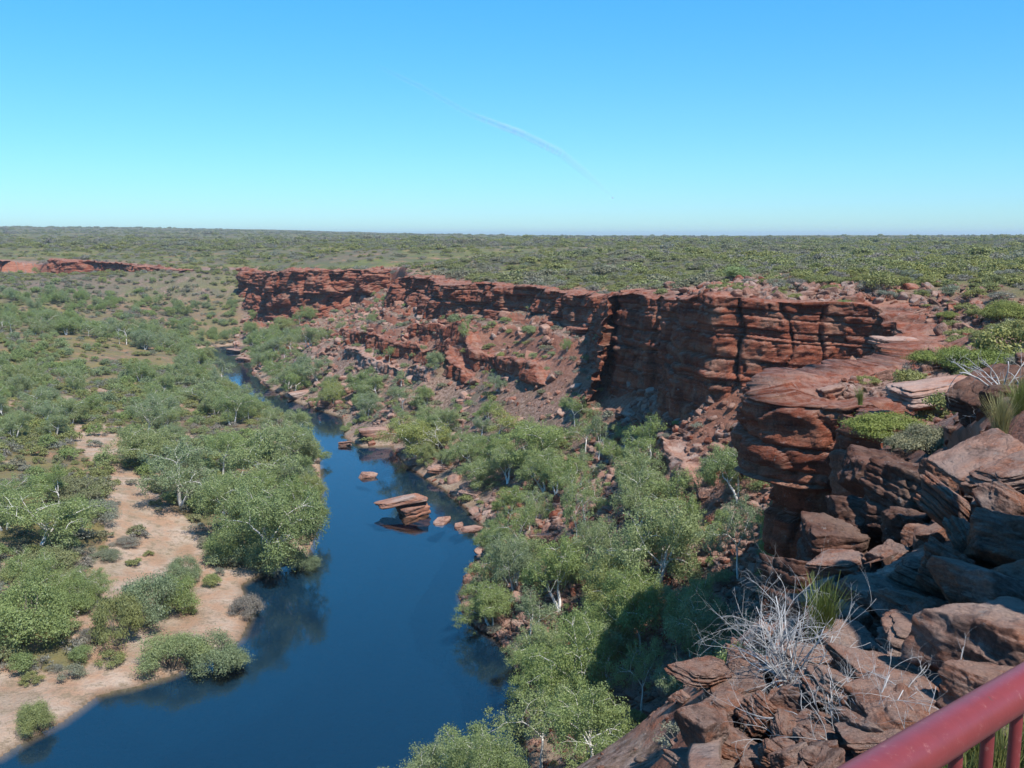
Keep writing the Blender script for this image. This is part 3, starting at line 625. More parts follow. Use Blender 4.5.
for px, py, h, k, lab, w in L:
    t_ = gum(px, py, h, k, lab, None, w); taken.append((t_.location.x, t_.location.y, 4.5))
# right bank
Rr = [(598, 462, 8, 1, 'slender gum with a bare curved white trunk before the shaded cliff', 35, True),
      (418, 458, 8.5, 2, 'full bright gum on the ledge above the river narrows', 75, False),
      (536, 470, 9, 3, 'broad pale gum on the scree with twisted white limbs', 90, False),
      (500, 440, 6.5, 0, 'gum between the bright ledge gum and the broad pale one', 50, False),
      (478, 488, 5.5, 5, 'low gum leaning on the bank above the stepping stones', 45, False),
      (578, 552, 9, 0, 'tall thin gum with straight white trunk among the bank trees', 40, True),
      (516, 562, 8, 4, 'gum with sloping white trunk by the red ledge stones', 50, False),
      (655, 600, 11, 2, 'largest spreading gum in the middle of the right bank wood', 105, False),
      (560, 612, 9, 1, 'dense gum on the right bank level with the river bend', 75, False),
      (738, 580, 8, 4, 'yellow green gum at the foot of the overhanging block', 65, False),
      (775, 572, 6.5, 3, 'small gum with white stems under the overhanging block', 50, False),
      (640, 655, 8.5, 5, 'gum with a long arched white limb above the red path', 80, False),
      (692, 655, 7, 2, 'gum on the scree beside the near boulders', 60, False),
      (580, 718, 9.5, 3, 'gum over the water at the mouth of the shaded slope', 100, False),
      (640, 718, 7, 4, 'gum half in shade under the lookout cliff', 60, False),
      (530, 650, 7, 0, 'olive gum overhanging the right bank', 60, False),
      (492, 628, 5.5, 5, 'low grey green gum with its stems in the river', 60, False),
      (690, 560, 7, 0, 'gum at the lower edge of the pink scree', 60, False),
      (600, 590, 9, 4, 'gum wedged between the two densest bank trees', 60, False),
      (515, 590, 7, 2, 'gum standing back from the water behind the low bank gum', 55, False),
      (466, 455, 5, 3, 'small gum on the pale rock slab beside the dead white trunk', 40, False),
      (640, 530, 8, 1, 'bright gum below the scree ridge', 60, False),
      (575, 500, 6.5, 4, 'gum in the dark hollow under the scree', 50, False),
      (466, 350, 7.5, 1, 'slim gum with white fork standing before the long cliff', 25, True),
      (302, 385, 6, 0, 'slim white trunked gum above the river narrows', 25, True)]
for px, py, h, k, lab, w, sl in Rr:
    t_ = gum(px, py, h, k % (2 if sl else 6), lab, None, w, slim=sl); taken.append((t_.location.x, t_.location.y, 2.6))
# two whose crowns come up from the shaded slope under the lookout
for (X, Y, h, k, lab) in [(-6.5, 63.5, 6.6, 2, 'gum crown rising at the bottom edge over the dark water'), (-1.2, 61.5, 6.0, 5, 'gum crown at the bottom edge beside the shaded slope')]:
    gum(0, 0, h, k, lab, None, 0.95, xyz=(X, Y, float(gz(X, Y)[0])))
    taken.append((X, Y, 3))
taken = np.array(taken)

# --- countable gums over the rest of the canyon floor, nearest first
def candidates(n, ymin, ymax, seed):
    r_ = np.random.RandomState(seed); y = np.sqrt(r_.uniform(ymin**2, ymax**2, n)); x = r_.uniform(-0.56, 0.56, n)*y; return x, y
def wide(n, ymin, ymax, seed):
    r_ = np.random.RandomState(seed); y = np.sqrt(r_.uniform(ymin**2, ymax**2, n)); x = r_.uniform(-0.56, 0.56, n)*y*1.35+0; return x, y
def info(x, y):
    z, dr, db, right, inr, U, L_, r = land(x, y); return gz(x, y), dr, db, right, inr
x, y = candidates(16000, 60, 520, 5); z, dr, db, rt, inr = info(x, y)
z2 = np.array(z)
pr = np.where(rt > 0.5, np.where(y < 150, smooth(27, 14, db)*0.55, smooth(20, 5, db)*0.35)+0.012, (0.02+0.34*smooth(0.0, 0.3, fbm(x/38, y/38, 91, 3))+0.28*smooth(14, 6, db)*(y > 135))*(y > 105)*(~clearing(x, y)))
pr = np.where((rt < 0.5) & (y > 300), 0.5*smooth(23, 17, z2)*smooth(-0.2, 0.2, fbm(x/38, y/38, 91, 3)), pr)
ok = (dr < -5) & (~inr) & (db > 1.2) & (RS.rand(len(x)) < pr) & (z2 < 26)
x, y, rt, db, z2 = x[ok], y[ok], rt[ok], db[ok], z2[ok]
keepx = []; pts = list(map(tuple, taken))
order = np.argsort(np.hypot(x, y))
for i in order:
    md = 3.6 if rt[i] > 0.5 else 5.0
    if all((x[i]-a)**2+(y[i]-b)**2 > max(md, c)**2 for a, b, c in pts):
        pts.append((x[i], y[i], md)); keepx.append(i)
print('gum spots', len(keepx))
NG = 215
zone_lab = lambda X, Y, R_: (('grey green gum in the wood along the right bank', 'gums along the right bank') if R_ and Y < 190 else ('small gum on the far talus above the right bank', 'gums on the far talus') if R_ else
     ('gum on the wooded flat left of the river', 'gums on the left river flat') if Y < 300 else ('distant gum on the canyon floor below the far cliff', 'distant gums on the canyon floor'))
for i in keepx[:NG]:
    lab, grp = zone_lab(x[i], y[i], rt[i] > 0.5)
    hh = RS.uniform(4.0, 7.5) if rt[i] > 0.5 else RS.uniform(4.2, 7.5)
    if rt[i] > 0.5 and db[i] > 25: hh *= 0.6
    AUTO.append((gum(0, 0, hh, None, lab, grp, RS.uniform(0.85, 1.25), xyz=(x[i], y[i], z2[i])), 'gum'))
rest = keepx[NG:]; REST = np.stack([x[rest], y[rest], z2[rest]], -1)

def scatter(name, pts, var, scl, meshes_objs, label, cat=None):
    """what nobody could count: one object; points carry scale, turn and kind"""
    me = bpy.data.meshes.new(name+'_points'); me.vertices.add(len(pts)); me.vertices.foreach_set('co', np.asarray(pts, np.float32).ravel())
    a = me.attributes.new('var', 'INT', 'POINT'); a.data.foreach_set('value', np.asarray(var, np.int32))
    a = me.attributes.new('scl', 'FLOAT_VECTOR', 'POINT'); a.data.foreach_set('vector', np.asarray(scl, np.float32).ravel())
    rot = np.zeros((len(pts), 3), np.float32); rot[:, 2] = RS.uniform(0, 6.28, len(pts))
    if name == 'rubble': rot[:, 0] = RS.normal(0, 0.5, len(pts)); rot[:, 1] = RS.normal(0, 0.5, len(pts))
    a = me.attributes.new('rot', 'FLOAT_VECTOR', 'POINT'); a.data.foreach_set('vector', rot.ravel())
    ng = bpy.data.node_groups.new(name, 'GeometryNodeTree'); ng.interface.new_socket('Geometry', in_out='INPUT', socket_type='NodeSocketGeometry'); ng.interface.new_socket('Geometry', in_out='OUTPUT', socket_type='NodeSocketGeometry')
    N = ng.nodes; gi = N.new('NodeGroupInput'); go = N.new('NodeGroupOutput'); jn = N.new('GeometryNodeJoinGeometry')
    def named(n_, ty):
        q = N.new('GeometryNodeInputNamedAttribute'); q.data_type = ty; q.inputs['Name'].default_value = n_; return q.outputs['Attribute']
    av = named('var', 'INT'); asc = named('scl', 'FLOAT_VECTOR'); ar = named('rot', 'FLOAT_VECTOR')
    for k, src in enumerate(meshes_objs):
        cmp_ = N.new('FunctionNodeCompare'); cmp_.data_type = 'INT'; cmp_.operation = 'EQUAL'
        ng.links.new(av, cmp_.inputs[2]); cmp_.inputs[3].default_value = k
        oi = N.new('GeometryNodeObjectInfo'); oi.inputs['Object'].default_value = src; oi.transform_space = 'ORIGINAL'; oi.inputs['As Instance'].default_value = True
        ip = N.new('GeometryNodeInstanceOnPoints'); ng.links.new(gi.outputs[0], ip.inputs['Points']); ng.links.new(cmp_.outputs[0], ip.inputs['Selection'])
        ng.links.new(oi.outputs['Geometry'], ip.inputs['Instance']); ng.links.new(ar, ip.inputs['Rotation']); ng.links.new(asc, ip.inputs['Scale'])
        ng.links.new(ip.outputs[0], jn.inputs[0])
    ng.links.new(jn.outputs[0], go.inputs[0])
    o = obj(name, me); md = o.modifiers.new('spread', 'NODES'); md.node_group = ng
    o['kind'] = 'stuff'; o['label'] = label; return o
def src_objs(meshes, rule, name='shrub', cat='shrub'):
    """the spread copies the mesh of real, seen plants"""
    out = []
    for me_, (px, py, r_, lab) in zip(meshes, rule):
        X, Y, Z = hit(px, py); o = bpy.data.objects.new(name, me_); COL.objects.link(o); o.location = (X, Y, Z-0.03*r_); o.scale = (r_, r_, r_); tag(o, lab, cat); out.append(o)
    return out

# ------------------------------------------------------------------ heath and shrubs
sh_src = src_objs(S_HEATH+S_GREY+S_GUM, [
    (560, 262, 2.2, 'olive bush at the outer edge of the far heath above the long cliff'), (640, 268, 2.0, 'rounded heath bush directly behind the alcove rim'), (700, 262, 2.2, 'heath bush on the plateau behind the alcove prow'), (820, 262, 2.2, 'yellow olive bush standing in the heath behind the red wall'), (910, 262, 2.2, 'heath bush far back on the right plateau'),
    (470, 272, 1.6, 'grey bush on the lip of the long cliff'), (350, 262, 2.0, 'grey bush above the blocky bluff'),
    (95, 330, 3.2, 'low round gum bush on the far canyon floor'), (60, 350, 3.2, 'gum bush in the middle of the far flat'), (150, 345, 3.0, 'gum bush west of the distant pool'), (30, 380, 3.2, 'gum bush on the left flat near the pale track')])
# individuals near enough to tell apart
x, y = candidates(9000, 14, 260, 8); z, dr, db, rt, inr = info(x, y)
bare = smooth(2.0, 14, dr)
pr = np.where(dr > 0, 0.28+0.72*bare*smooth(-0.35, 0.1, fbm(x/14, y/14, 50, 3)), np.where(rt > 0.5, 0.22, np.where(clearing(x, y), 0.07, 0.9)))
pr = pr*np.where((dr > 0) & (y < 40), 0.0, 1)
ok = (~inr) & (db > 0.5) & ((dr > 1.0) | (dr < -3)) & (RS.rand(len(x)) < pr) & seen(x, y, z)
x, y, z, dr, rt, db = x[ok], y[ok], z[ok], dr[ok], rt[ok], db[ok]
order = np.argsort(np.hypot(x, y)); sp = [tuple(p) for p in []]; kept = []
for i in order:
    md = 2.0 if dr[i] > 0 else 2.4
    if all((x[i]-a)**2+(y[i]-b)**2 > md*md for a, b in sp): sp.append((x[i], y[i])); kept.append(i)
print('shrub spots', len(kept))
NS = 205
for i in kept[:NS]:
    if dr[i] > 0:
        ms = B_HEATH if RS.rand() < 0.72 else B_GREY; r_ = RS.uniform(0.9, 1.9); lab, grp = 'low heath shrub scattered on the near plateau rim', 'heath shrubs on the near plateau'
    elif rt[i] > 0.5:
        ms = B_GREY if RS.rand() < 0.4 else B_GUM; r_ = RS.uniform(0.6, 1.5); lab, grp = 'small shrub rooted among the talus rubble', 'shrubs on the talus'
    else:
        ms = B_GREY if RS.rand() < 0.35 else (B_HEATH if RS.rand() < 0.6 else B_GUM); r_ = RS.uniform(0.9, 2.2); lab, grp = 'small shrub on the sandy left river flat', 'shrubs on the left flat'
    AUTO.append((bush(ms[RS.randint(len(ms))], x[i], y[i], r_, lab, grp), 'shrub'))
# the uncountable rest
X = [x[kept[NS:]]]; Y = [y[kept[NS:]]]; Vv = []; Ss = []
def many(n, y0, y1, seed, fun):
    a, b = wide(int(n*1.35), y0, y1, seed); z, dr, db, rt, inr = info(a, b); return fun(a, b, z, dr, db, rt, inr)
def pack(a, b, z, kinds, r_, hs=1.0):
    return np.stack([a, b, z-0.05*r_], -1), kinds, np.stack([r_, r_*RS.uniform(0.75, 1.15, len(a)), r_*hs*RS.uniform(0.8, 1.15, len(a))], -1)
parts = []
def f_plateau(a, b, z, dr, db, rt, inr):
    r_ = np.hypot(a, b); den = 0.25+0.75*smooth(-0.25, 0.15, fbm(a/40, b/40, 61, 3))
    den = den*np.where(b > 170, 0.55+0.45*smooth(1, 8, dr), 0.35+0.65*smooth(2, 14, dr))
    ok = (dr > 0.8) & (RS.rand(len(a)) < den) & (b > 50); a, b, z, r_ = a[ok], b[ok], z[ok], r_[ok]
    k = np.where(RS.rand(len(a)) < 0.75, RS.randint(0, 5, len(a)), RS.randint(5, 7, len(a)))
    s_ = (0.7+1.9*RS.rand(len(a))**1.6+2.2*(RS.rand(len(a)) < 0.05)*(b > 200))*np.clip(b/170, 0.5, 1)*(1+0.9*smooth(250, 1200, r_)); return pack(a, b, z, k, s_, 0.85)
parts.append(many(9000, 55, 330, 11, f_plateau)); parts.append(many(17000, 300, 1000, 12, f_plateau)); parts.append(many(16000, 1000, 3200, 13, f_plateau))
def f_floor(a, b, z, dr, db, rt, inr):
    ok = (dr < -3) & (~inr) & (rt < 0.5) & (db > 1.5) & (RS.rand(len(a)) < np.where(clearing(a, b), 0.05, 0.12+0.88*np.maximum(smooth(-0.2, 0.15, fbm(a/14, b/14, 62, 3)), 0.75*smooth(300, 360, b)))); a, b, z = a[ok], b[ok], z[ok]
    q = RS.rand(len(a)); hi = smooth(16, 24, z)
    k = np.where(q < 0.28*(1-hi), RS.randint(7, 11, len(a)), np.where(q < 0.72, RS.randint(0, 5, len(a)), RS.randint(5, 7, len(a))))
    return pack(a, b, z, k, RS.uniform(0.6, 2.3, len(a))*np.where(k > 6, 1.2, 1.0), 1.0)
parts.append(many(17000, 90, 620, 14, f_floor)); parts.append(many(7000, 140, 300, 16, f_floor))
def f_talus(a, b, z, dr, db, rt, inr):
    ok = (dr < -2) & (~inr) & (rt > 0.5) & (db > 1) & (RS.rand(len(a)) < 0.30+0.45*smooth(150, 230, b)+0.5*smooth(0.0, 0.3, fbm(a/22, b/22, 63, 3))); a, b, z = a[ok], b[ok], z[ok]
    q = RS.rand(len(a)); k = np.where(q < 0.35, RS.randint(7, 11, len(a)), np.where(q < 0.6, RS.randint(0, 5, len(a)), RS.randint(5, 7, len(a))))
    return pack(a, b, z, k, RS.uniform(0.35, 1.2, len(a))*(1+0.5*smooth(150, 300, b)), 0.9)
parts.append(many(9000, 60, 470, 15, f_talus))
gx = x[kept[NS:]]; gy = y[kept[NS:]]; gzv = z[kept[NS:]]
parts.append(pack(gx, gy, gzv, RS.randint(0, 7, len(gx)), RS.uniform(0.8, 1.9, len(gx))))
P_ = np.vstack([p[0] for p in parts]); K_ = np.concatenate([p[1] for p in parts]); S_ = np.vstack([p[2] for p in parts])
print('scrub', len(P_))
scatter('scrub', P_, K_, S_, sh_src, 'mixed olive and grey scrub covering the plateau and canyon floor')

crowns = {}
for o in scene.objects:
    if o.name.startswith('crown') and o.data.name not in crowns: crowns[o.data.name] = o
cs_ = [crowns[g[1].name] for g in GUMS]
hs_ = RS.uniform(4.2, 7, len(REST))/12.0
scatter('woodland', REST, RS.randint(0, 6, len(REST)), np.stack([hs_*0.85, hs_*0.85, hs_], -1), cs_, 'far grey green gum woodland filling the canyon floor')

# ------------------------------------------------------------------ hero shrubs, left bank and rim
for px, py, r_, me_, hs, lab in [
    (30, 640, 2.9, B_GREY[0], 1.0, 'large grey green shrub at the left edge above the sand'), (75, 610, 1.6, B_GUM[0], 0.9, 'round shrub touching the large grey one on the sand'),
    (118, 645, 1.7, B_HEATH[1], 2.3, 'tall dark olive shrub standing on the sand bank'), (92, 640, 0.9, B_GREY[1], 0.9, 'small dark shrub at the foot of the tall olive one'),
    (150, 625, 2.0, B_GUM[1], 1.2, 'grey green shrub to the right of the tall olive one'), (178, 612, 1.7, B_GUM[2], 1.1, 'pale shrub between the tall olive shrub and the inlet'),
    (185, 580, 1.3, B_GUM[0], 1.1, 'small green shrub on the sand below the big gums'), (222, 560, 1.7, B_GUM[1], 1.0, 'round bright shrub in front of the leaning river gum'),
    (275, 570, 2.0, B_GUM[2], 1.0, 'shrub at the waterline under the leaning river gum'), (303, 566, 1.3, B_GUM[0], 1.1, 'small shrub at the tip of the left bank'),
    (172, 668, 1.9, B_GUM[0], 1.0, 'left half of the shrub pair hanging over the water'), (215, 664, 2.1, B_GUM[1], 0.9, 'pale shrub of the pair hanging over the water'),
    (246, 615, 1.2, B_GREY[0], 1.1, 'small pale shrub in the inlet beside the sand spit'), (34, 730, 0.9, B_GUM[2], 1.2, 'lone little shrub on the sand at the waters edge'),
    (70, 500, 2.4, B_HEATH[0], 0.9, 'olive shrub left of the bare clearing'), (95, 520, 2.2, B_GREY[0], 0.9, 'greyish shrub at the edge of the bare clearing'), (45, 575, 2.4, B_HEATH[2], 0.9, 'olive brown shrub below the wide pale gum'),
    (125, 545, 1.2, B_GREY[1], 0.7, 'low grey shrub in the bare clearing'), (105, 560, 1.3, B_GREY[1], 0.6, 'dry grey shrub lower in the bare clearing'),
    (365, 440, 2.4, B_GREY[0], 0.9, 'grey shrub at the right bank of the narrows'), (345, 432, 1.6, B_GUM[1], 0.9, 'green shrub at the right bank of the narrows'),
    (320, 408, 1.8, B_GUM[2], 0.9, 'shrub on the ledge at the top of the narrows'),
    (715, 470, 1.9, B_GREY[0], 1.0, 'wispy grey shrub high on the pink scree'), (680, 478, 1.6, B_GREY[1], 0.9, 'grey shrub lower on the pink scree'),
    (735, 280, 2.2, B_GUM[0], 0.8, 'pale green shrub on the rim above the alcove prow'), (603, 322, 1.5, B_GUM[1], 0.9, 'pale green shrub clinging beside the alcove'),
    (600, 345, 1.3, B_GUM[2], 1.2, 'pale shrub on the ledge in the shaded alcove'),
    (878, 290, 2.3, B_HEATH[3], 1.15, 'dark round shrub standing alone above the red wall'), (828, 283, 1.6, B_HEATH[1], 0.8, 'small olive shrub left of the dark round one'),
    (948, 318, 1.3, B_BRIGHT[0], 1.0, 'small yellow green dome shrub on the bare rim'), (1005, 320, 2.2, B_BRIGHT[1], 1.3, 'large yellow green shrub at the right picture edge'),
    (845, 308, 1.3, B_GUM[0], 0.6, 'low green shrub on the top ledge of the red wall'), (822, 312, 1.1, B_GUM[1], 0.6, 'lower of the green shrubs on the red wall ledge'),
    (800, 372, 1.1, B_GREY[0], 0.8, 'grey shrub in the gap behind the overhanging block'), (850, 374, 1.0, B_GUM[1], 0.7, 'green shrub in the gap behind the overhanging block'), (895, 368, 1.2, B_GREY[1], 0.9, 'grey shrub in the dark cleft of the red wall'),
    (945, 366, 2.4, B_BRIGHT[0], 0.8, 'wide bright green shrub beside the dark cleft'), (985, 372, 2.6, B_BRIGHT[1], 1.0, 'bright green shrub behind the dark slabs'), (1012, 360, 2.6, B_HEATH[0], 1.1, 'dark olive shrub behind the dark slabs at the right edge')]:
    if px < 320 and py > 480: me_ = {'B': H_GUM, 'b': H_GREY, 'h': H_HEATH}['B' if me_ in B_GUM or px < 45 else 'h' if me_ in B_HEATH else 'b'][RS.randint(2)]
    bush_px(me_, px, py, r_*(2.05 if (px < 320 and py > 480) else 1.0 if py > 400 else 1.15), lab, hs=hs)

def wall_bush(me_, px, py, r_, lab, hs=1.0):
    Y = hit(px, py)[1]-1.9; X, Yy, Z = at_Y(px, py, Y); o = bpy.data.objects.new('shrub', me_); COL.objects.link(o); o.location = (X, Yy, Z-0.3*r_); o.scale = (r_, r_, r_*hs); tag(o, lab, 'shrub')
def bush_at(me_, px, py, Y, r_, lab, hs=1.0, name='shrub', cat='shrub'):
    X, Yy, Z = at_Y(px, py, Y); o = bpy.data.objects.new(name, me_); COL.objects.link(o); o.location = (X, Yy, Z); o.scale = (r_, r_, r_*hs); o.rotation_euler = (0, 0, RS.uniform(0, 6.28)); tag(o, lab, cat); return o
for a in [(B_GUM[0], 605, 326, 1.9, 'pale green shrub hanging on the left rim of the alcove', 1.0), (B_GUM[1], 640, 345, 1.5, 'pale shrub rooted in the alcove wall', 1.2), (B_GUM[2], 672, 336, 1.7, 'pale shrub high on the shaded alcove wall', 1.1), (B_GUM[0], 700, 318, 1.5, 'grey green shrub on the edge of the prow', 0.9),
          (B_GREY[0], 580, 372, 1.6, 'grey shrub in the shade at the foot of the alcove', 1.0), (B_GUM[1], 530, 332, 2.0, 'green shrub against the foot of the long cliff', 0.9), (B_GUM[2], 455, 322, 2.6, 'wide green shrub growing over the long cliff face', 1.0), (B_GREY[1], 410, 300, 2.2, 'grey shrub on the ledge of the long cliff', 0.8), (B_GUM[0], 388, 300, 3.0, 'green shrub filling the gully beside the blocky bluff', 0.9),
          (B_GUM[1], 768, 376, 1.1, 'green shrub at the foot of the red wall', 0.8)]:
    wall_bush(*a)
near_bush = []
for q, (lm, per) in enumerate([(M_BRIGHT, 900), (M_HEATH, 800)]):
    V, Fq, mi = bush_shape(60+q, per=per, leaf=0.017, nc=34, flat=0.7); near_bush.append(mesh_np('bush', V, Fq, [lm, M_BARK], False, mi))
bush_at(near_bush[0], 884, 436, 40, 2.0, 'bright green shrub spilling over the dark rocks by the overhanging block', 0.7)
bush_at(near_bush[1], 930, 455, 34, 1.6, 'yellow brown shrub behind the pale tilted slab', 0.95)

# ------------------------------------------------------------------ boulders
def px_rock(me_, px, py, Y, w, d, h, rot, lab, group=None, name='boulder'):
    X, Yy, Z = at_Y(px, py, Y); return rock(me_, X, Yy, Z, (w, d, h), [math.radians(a) for a in rot], lab, group, name)
BIG = []
DBIG = []
for k in range(4):
    V, Fc = rock_shape(400+k*9, 6, 9, 0.09, [5, 0, 4, 0][k]); DBIG.append(mesh_np('boulder', V, Fc, M_DARK))  # boulder colour carries the hollow's shade; two dark right edge slabs share it
for k in range(9):
    V, Fc = rock_shape(300+k*7, 6, 10, 0.075, [0, 5, 0, 4, 7, 0, 3.5, 6, 0][k]); BIG.append(mesh_np('boulder', V, Fc, M_NEAR))
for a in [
    (DBIG[0], 905, 500, 27.5, 1.7, 1.5, 1.25, (10, 12, 30), 'dark shade toned boulder filling the hollow below the bright shrub'), (DBIG[1], 865, 525, 28.5, 1.5, 1.3, 1.1, (-8, 20, 75), 'dark boulder in the hollow left of the largest one'),
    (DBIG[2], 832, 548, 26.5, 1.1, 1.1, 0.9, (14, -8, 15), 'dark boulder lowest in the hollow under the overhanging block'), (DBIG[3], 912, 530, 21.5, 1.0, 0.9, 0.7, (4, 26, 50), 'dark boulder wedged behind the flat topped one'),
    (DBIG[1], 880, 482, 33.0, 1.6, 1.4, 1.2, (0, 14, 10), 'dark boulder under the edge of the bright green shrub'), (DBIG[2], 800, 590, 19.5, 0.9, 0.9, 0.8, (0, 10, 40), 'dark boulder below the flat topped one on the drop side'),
    (BIG[4], 700, 672, 9.9, 0.34, 0.30, 0.12, (6, 5, 30), 'thin slab at the back of the near rubble'), (BIG[7], 745, 668, 10.3, 0.40, 0.30, 0.16, (4, -12, 70), 'cracked slab behind the upright wedge'),
    (BIG[0], 783, 672, 10.3, 0.36, 0.30, 0.20, (-8, 10, 10), 'orange block under the dead bush'), (BIG[2], 725, 706, 9.2, 0.26, 0.24, 0.17, (16, -6, 50), 'red block touching the square pale faced block'),
    (BIG[6], 800, 745, 8.6, 0.34, 0.28, 0.2, (-6, 12, 20), 'brown block at the bottom of the branch tangle'), (BIG[5], 760, 770, 8.0, 0.32, 0.26, 0.15, (8, 4, 85), 'rust coloured slab at the bottom picture edge'),
    (BIG[3], 945, 575, 13.0, 0.55, 0.5, 0.4, (24, 30, 70), 'wedged boulder between the leaning boulder and the big brown one'), (BIG[1], 1012, 595, 11.5, 0.5, 0.5, 0.4, (20, -24, 0), 'shaded boulder on top of the big brown one'),
    (BIG[7], 935, 625, 10.9, 0.42, 0.4, 0.3, (30, 10, 20), 'angular boulder left of the big brown one'), (BIG[4], 975, 545, 13.6, 0.5, 0.4, 0.3, (26, 34, 5), 'sunlit shard in the middle of the rock pile'),
    (BIG[0], 940, 478, 20.0, 0.6, 0.5, 0.45, (0, 20, 35), 'dark block under the yellow brown shrub'), (BIG[2], 900, 605, 12.6, 0.45, 0.5, 0.3, (5, 12, 35), 'shaded block below the flat bluish slab'),
    (BIG[8], 840, 625, 11.9, 0.45, 0.4, 0.3, (10, 5, 15), 'dark rock behind the grass tuft'), (BIG[5], 1000, 700, 7.6, 0.5, 0.5, 0.3, (5, 12, 35), 'dark stone right behind the handrail'),
    (BIG[1], 984, 462, 17.5, 0.94, 0.82, 0.43, (8, -22, 20), 'pale tilted slab crowning the near rock pile'),
    (BIG[2], 1003, 503, 14.5, 0.51, 0.49, 0.39, (20, 25, 40), 'sunlit block under the pale tilted slab'),
    (BIG[3], 955, 515, 14.8, 0.78, 0.57, 0.34, (10, 38, 10), 'long boulder leaning down to the right below the pale slab'),
    (BIG[4], 1020, 470, 15.5, 0.74, 0.66, 0.23, (5, -20, 0), 'thin slab jutting in at the right edge of the rock pile'),
    (BIG[5], 925, 545, 17.2, 0.5, 0.5, 0.45, (12, 10, 60), 'dark rounded boulder left of the leaning one'),
    (BIG[0], 990, 600, 11.2, 0.86, 0.74, 0.45, (-8, 22, 15), 'big brown boulder in the middle of the near rock pile'),
    (BIG[6], 955, 655, 9.8, 1.02, 0.66, 0.30, (4, 12, -12), 'ribbed slab with a sunlit broken end'),
    (BIG[7], 868, 592, 13.2, 0.51, 0.57, 0.20, (2, -3, 12), 'flat bluish slab lying in the shade'),
    (BIG[1], 838, 568, 16.0, 0.64, 0.57, 0.34, (-6, 4, 65), 'flat topped boulder with a shaded left face on the lower ledge'),
    (BIG[8], 893, 560, 16.3, 0.34, 0.41, 0.29, (10, -14, 30), 'small boulder right of the flat topped one'),
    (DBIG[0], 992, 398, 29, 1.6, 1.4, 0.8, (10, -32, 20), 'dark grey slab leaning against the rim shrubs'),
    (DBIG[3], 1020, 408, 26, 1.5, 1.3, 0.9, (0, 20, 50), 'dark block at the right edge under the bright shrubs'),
    (BIG[5], 1010, 545, 13.0, 0.78, 0.74, 0.49, (15, 30, 80), 'shaded boulder at the right edge of the rock pile'),
    (BIG[8], 1015, 650, 8.5, 0.74, 0.74, 0.49, (5, 10, 30), 'dark boulder just above the red handrail'),
    (BIG[3], 905, 715, 8.2, 0.74, 0.57, 0.41, (0, 10, 60), 'shaded rock behind the red handrail'),
    (BIG[0], 702, 730, 8.3, 0.27, 0.32, 0.28, (4, 6, 28), 'square pale faced block at the tip of the near rubble'),
    (BIG[3], 712, 775, 8.2, 0.42, 0.4, 0.2, (-3, 4, 20), 'broad slab under the square pale faced block'),
    (BIG[6], 735, 688, 9.8, 0.42, 0.35, 0.13, (6, -8, 10), 'red slab lying on top of the near rubble'),
    (BIG[7], 762, 712, 9.0, 0.32, 0.2, 0.22, (20, 30, 45), 'upright wedge of red rock in the near rubble'),
    (BIG[2], 795, 700, 9.0, 0.36, 0.3, 0.22, (-10, 15, 70), 'grey topped rock behind the dead twigs'),
    (BIG[5], 730, 745, 8.4, 0.30, 0.3, 0.14, (5, 24, 0), 'tilted red rock in front of the upright wedge'),
    (BIG[1], 815, 660, 10.3, 0.4, 0.35, 0.18, (5, 8, 5), 'flat rock under the dead branches'),
    (BIG[8], 800, 610, 13.5, 0.35, 0.3, 0.3, (12, 8, 5), 'orange rock beside the grass tuft'),
    (BIG[3], 905, 352, 88, 3.2, 2.6, 1.5, (4, 2, 10), 'grey topped ledge block beside the cleft in the wall'),
    (BIG[6], 935, 392, 55, 3.4, 2.4, 0.9, (2, -6, 12), 'pink topped slab lying behind the overhanging block')]:
    px_rock(*a)
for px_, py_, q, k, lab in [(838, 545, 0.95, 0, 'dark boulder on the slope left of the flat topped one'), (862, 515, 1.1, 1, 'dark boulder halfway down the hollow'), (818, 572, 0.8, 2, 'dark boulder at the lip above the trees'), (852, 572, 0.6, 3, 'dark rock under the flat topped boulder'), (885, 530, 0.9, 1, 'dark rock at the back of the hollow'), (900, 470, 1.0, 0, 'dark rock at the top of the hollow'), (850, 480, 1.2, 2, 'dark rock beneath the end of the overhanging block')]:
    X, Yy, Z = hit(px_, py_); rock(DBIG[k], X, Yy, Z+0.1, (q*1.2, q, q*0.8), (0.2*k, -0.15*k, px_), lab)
for px_, py_, a_, b_, c_, k, lab in [(684, 700, 0.34, 0.26, 0.22, 2, 'fractured block at the very tip of the near ledge'), (690, 768, 0.40, 0.30, 0.26, 5, 'brown block at the bottom edge left of the broad slab'), (735, 655, 0.42, 0.36, 0.26, 8, 'block at the lip behind the near rubble'), (765, 635, 0.45, 0.36, 0.3, 2, 'block on the lip left of the dead bush'),
                                    (790, 605, 0.5, 0.45, 0.35, 6, 'layered block on the lip above the dead bush'), (880, 600, 0.4, 0.4, 0.25, 0, 'grey block beside the flat bluish slab'), (915, 590, 0.5, 0.45, 0.35, 3, 'tilted block between the bluish slab and the big brown boulder'), (850, 655, 0.4, 0.35, 0.22, 8, 'block in the shade under the branch tangle'),
                                    (880, 690, 0.45, 0.4, 0.25, 1, 'shaded slab left of the ribbed one'), (900, 740, 0.4, 0.4, 0.25, 2, 'dark block behind the lower end of the handrail'), (848, 705, 0.36, 0.3, 0.2, 4, 'thin plate of rock under the arching branches')]:
    X, Yy, Z = hit(px_, py_); rock(BIG[k], X, Yy, Z+0.12, (a_*1.25, b_*1.25, c_*1.25), (0.25*math.sin(px_), 0.3*math.cos(px_), px_), lab)
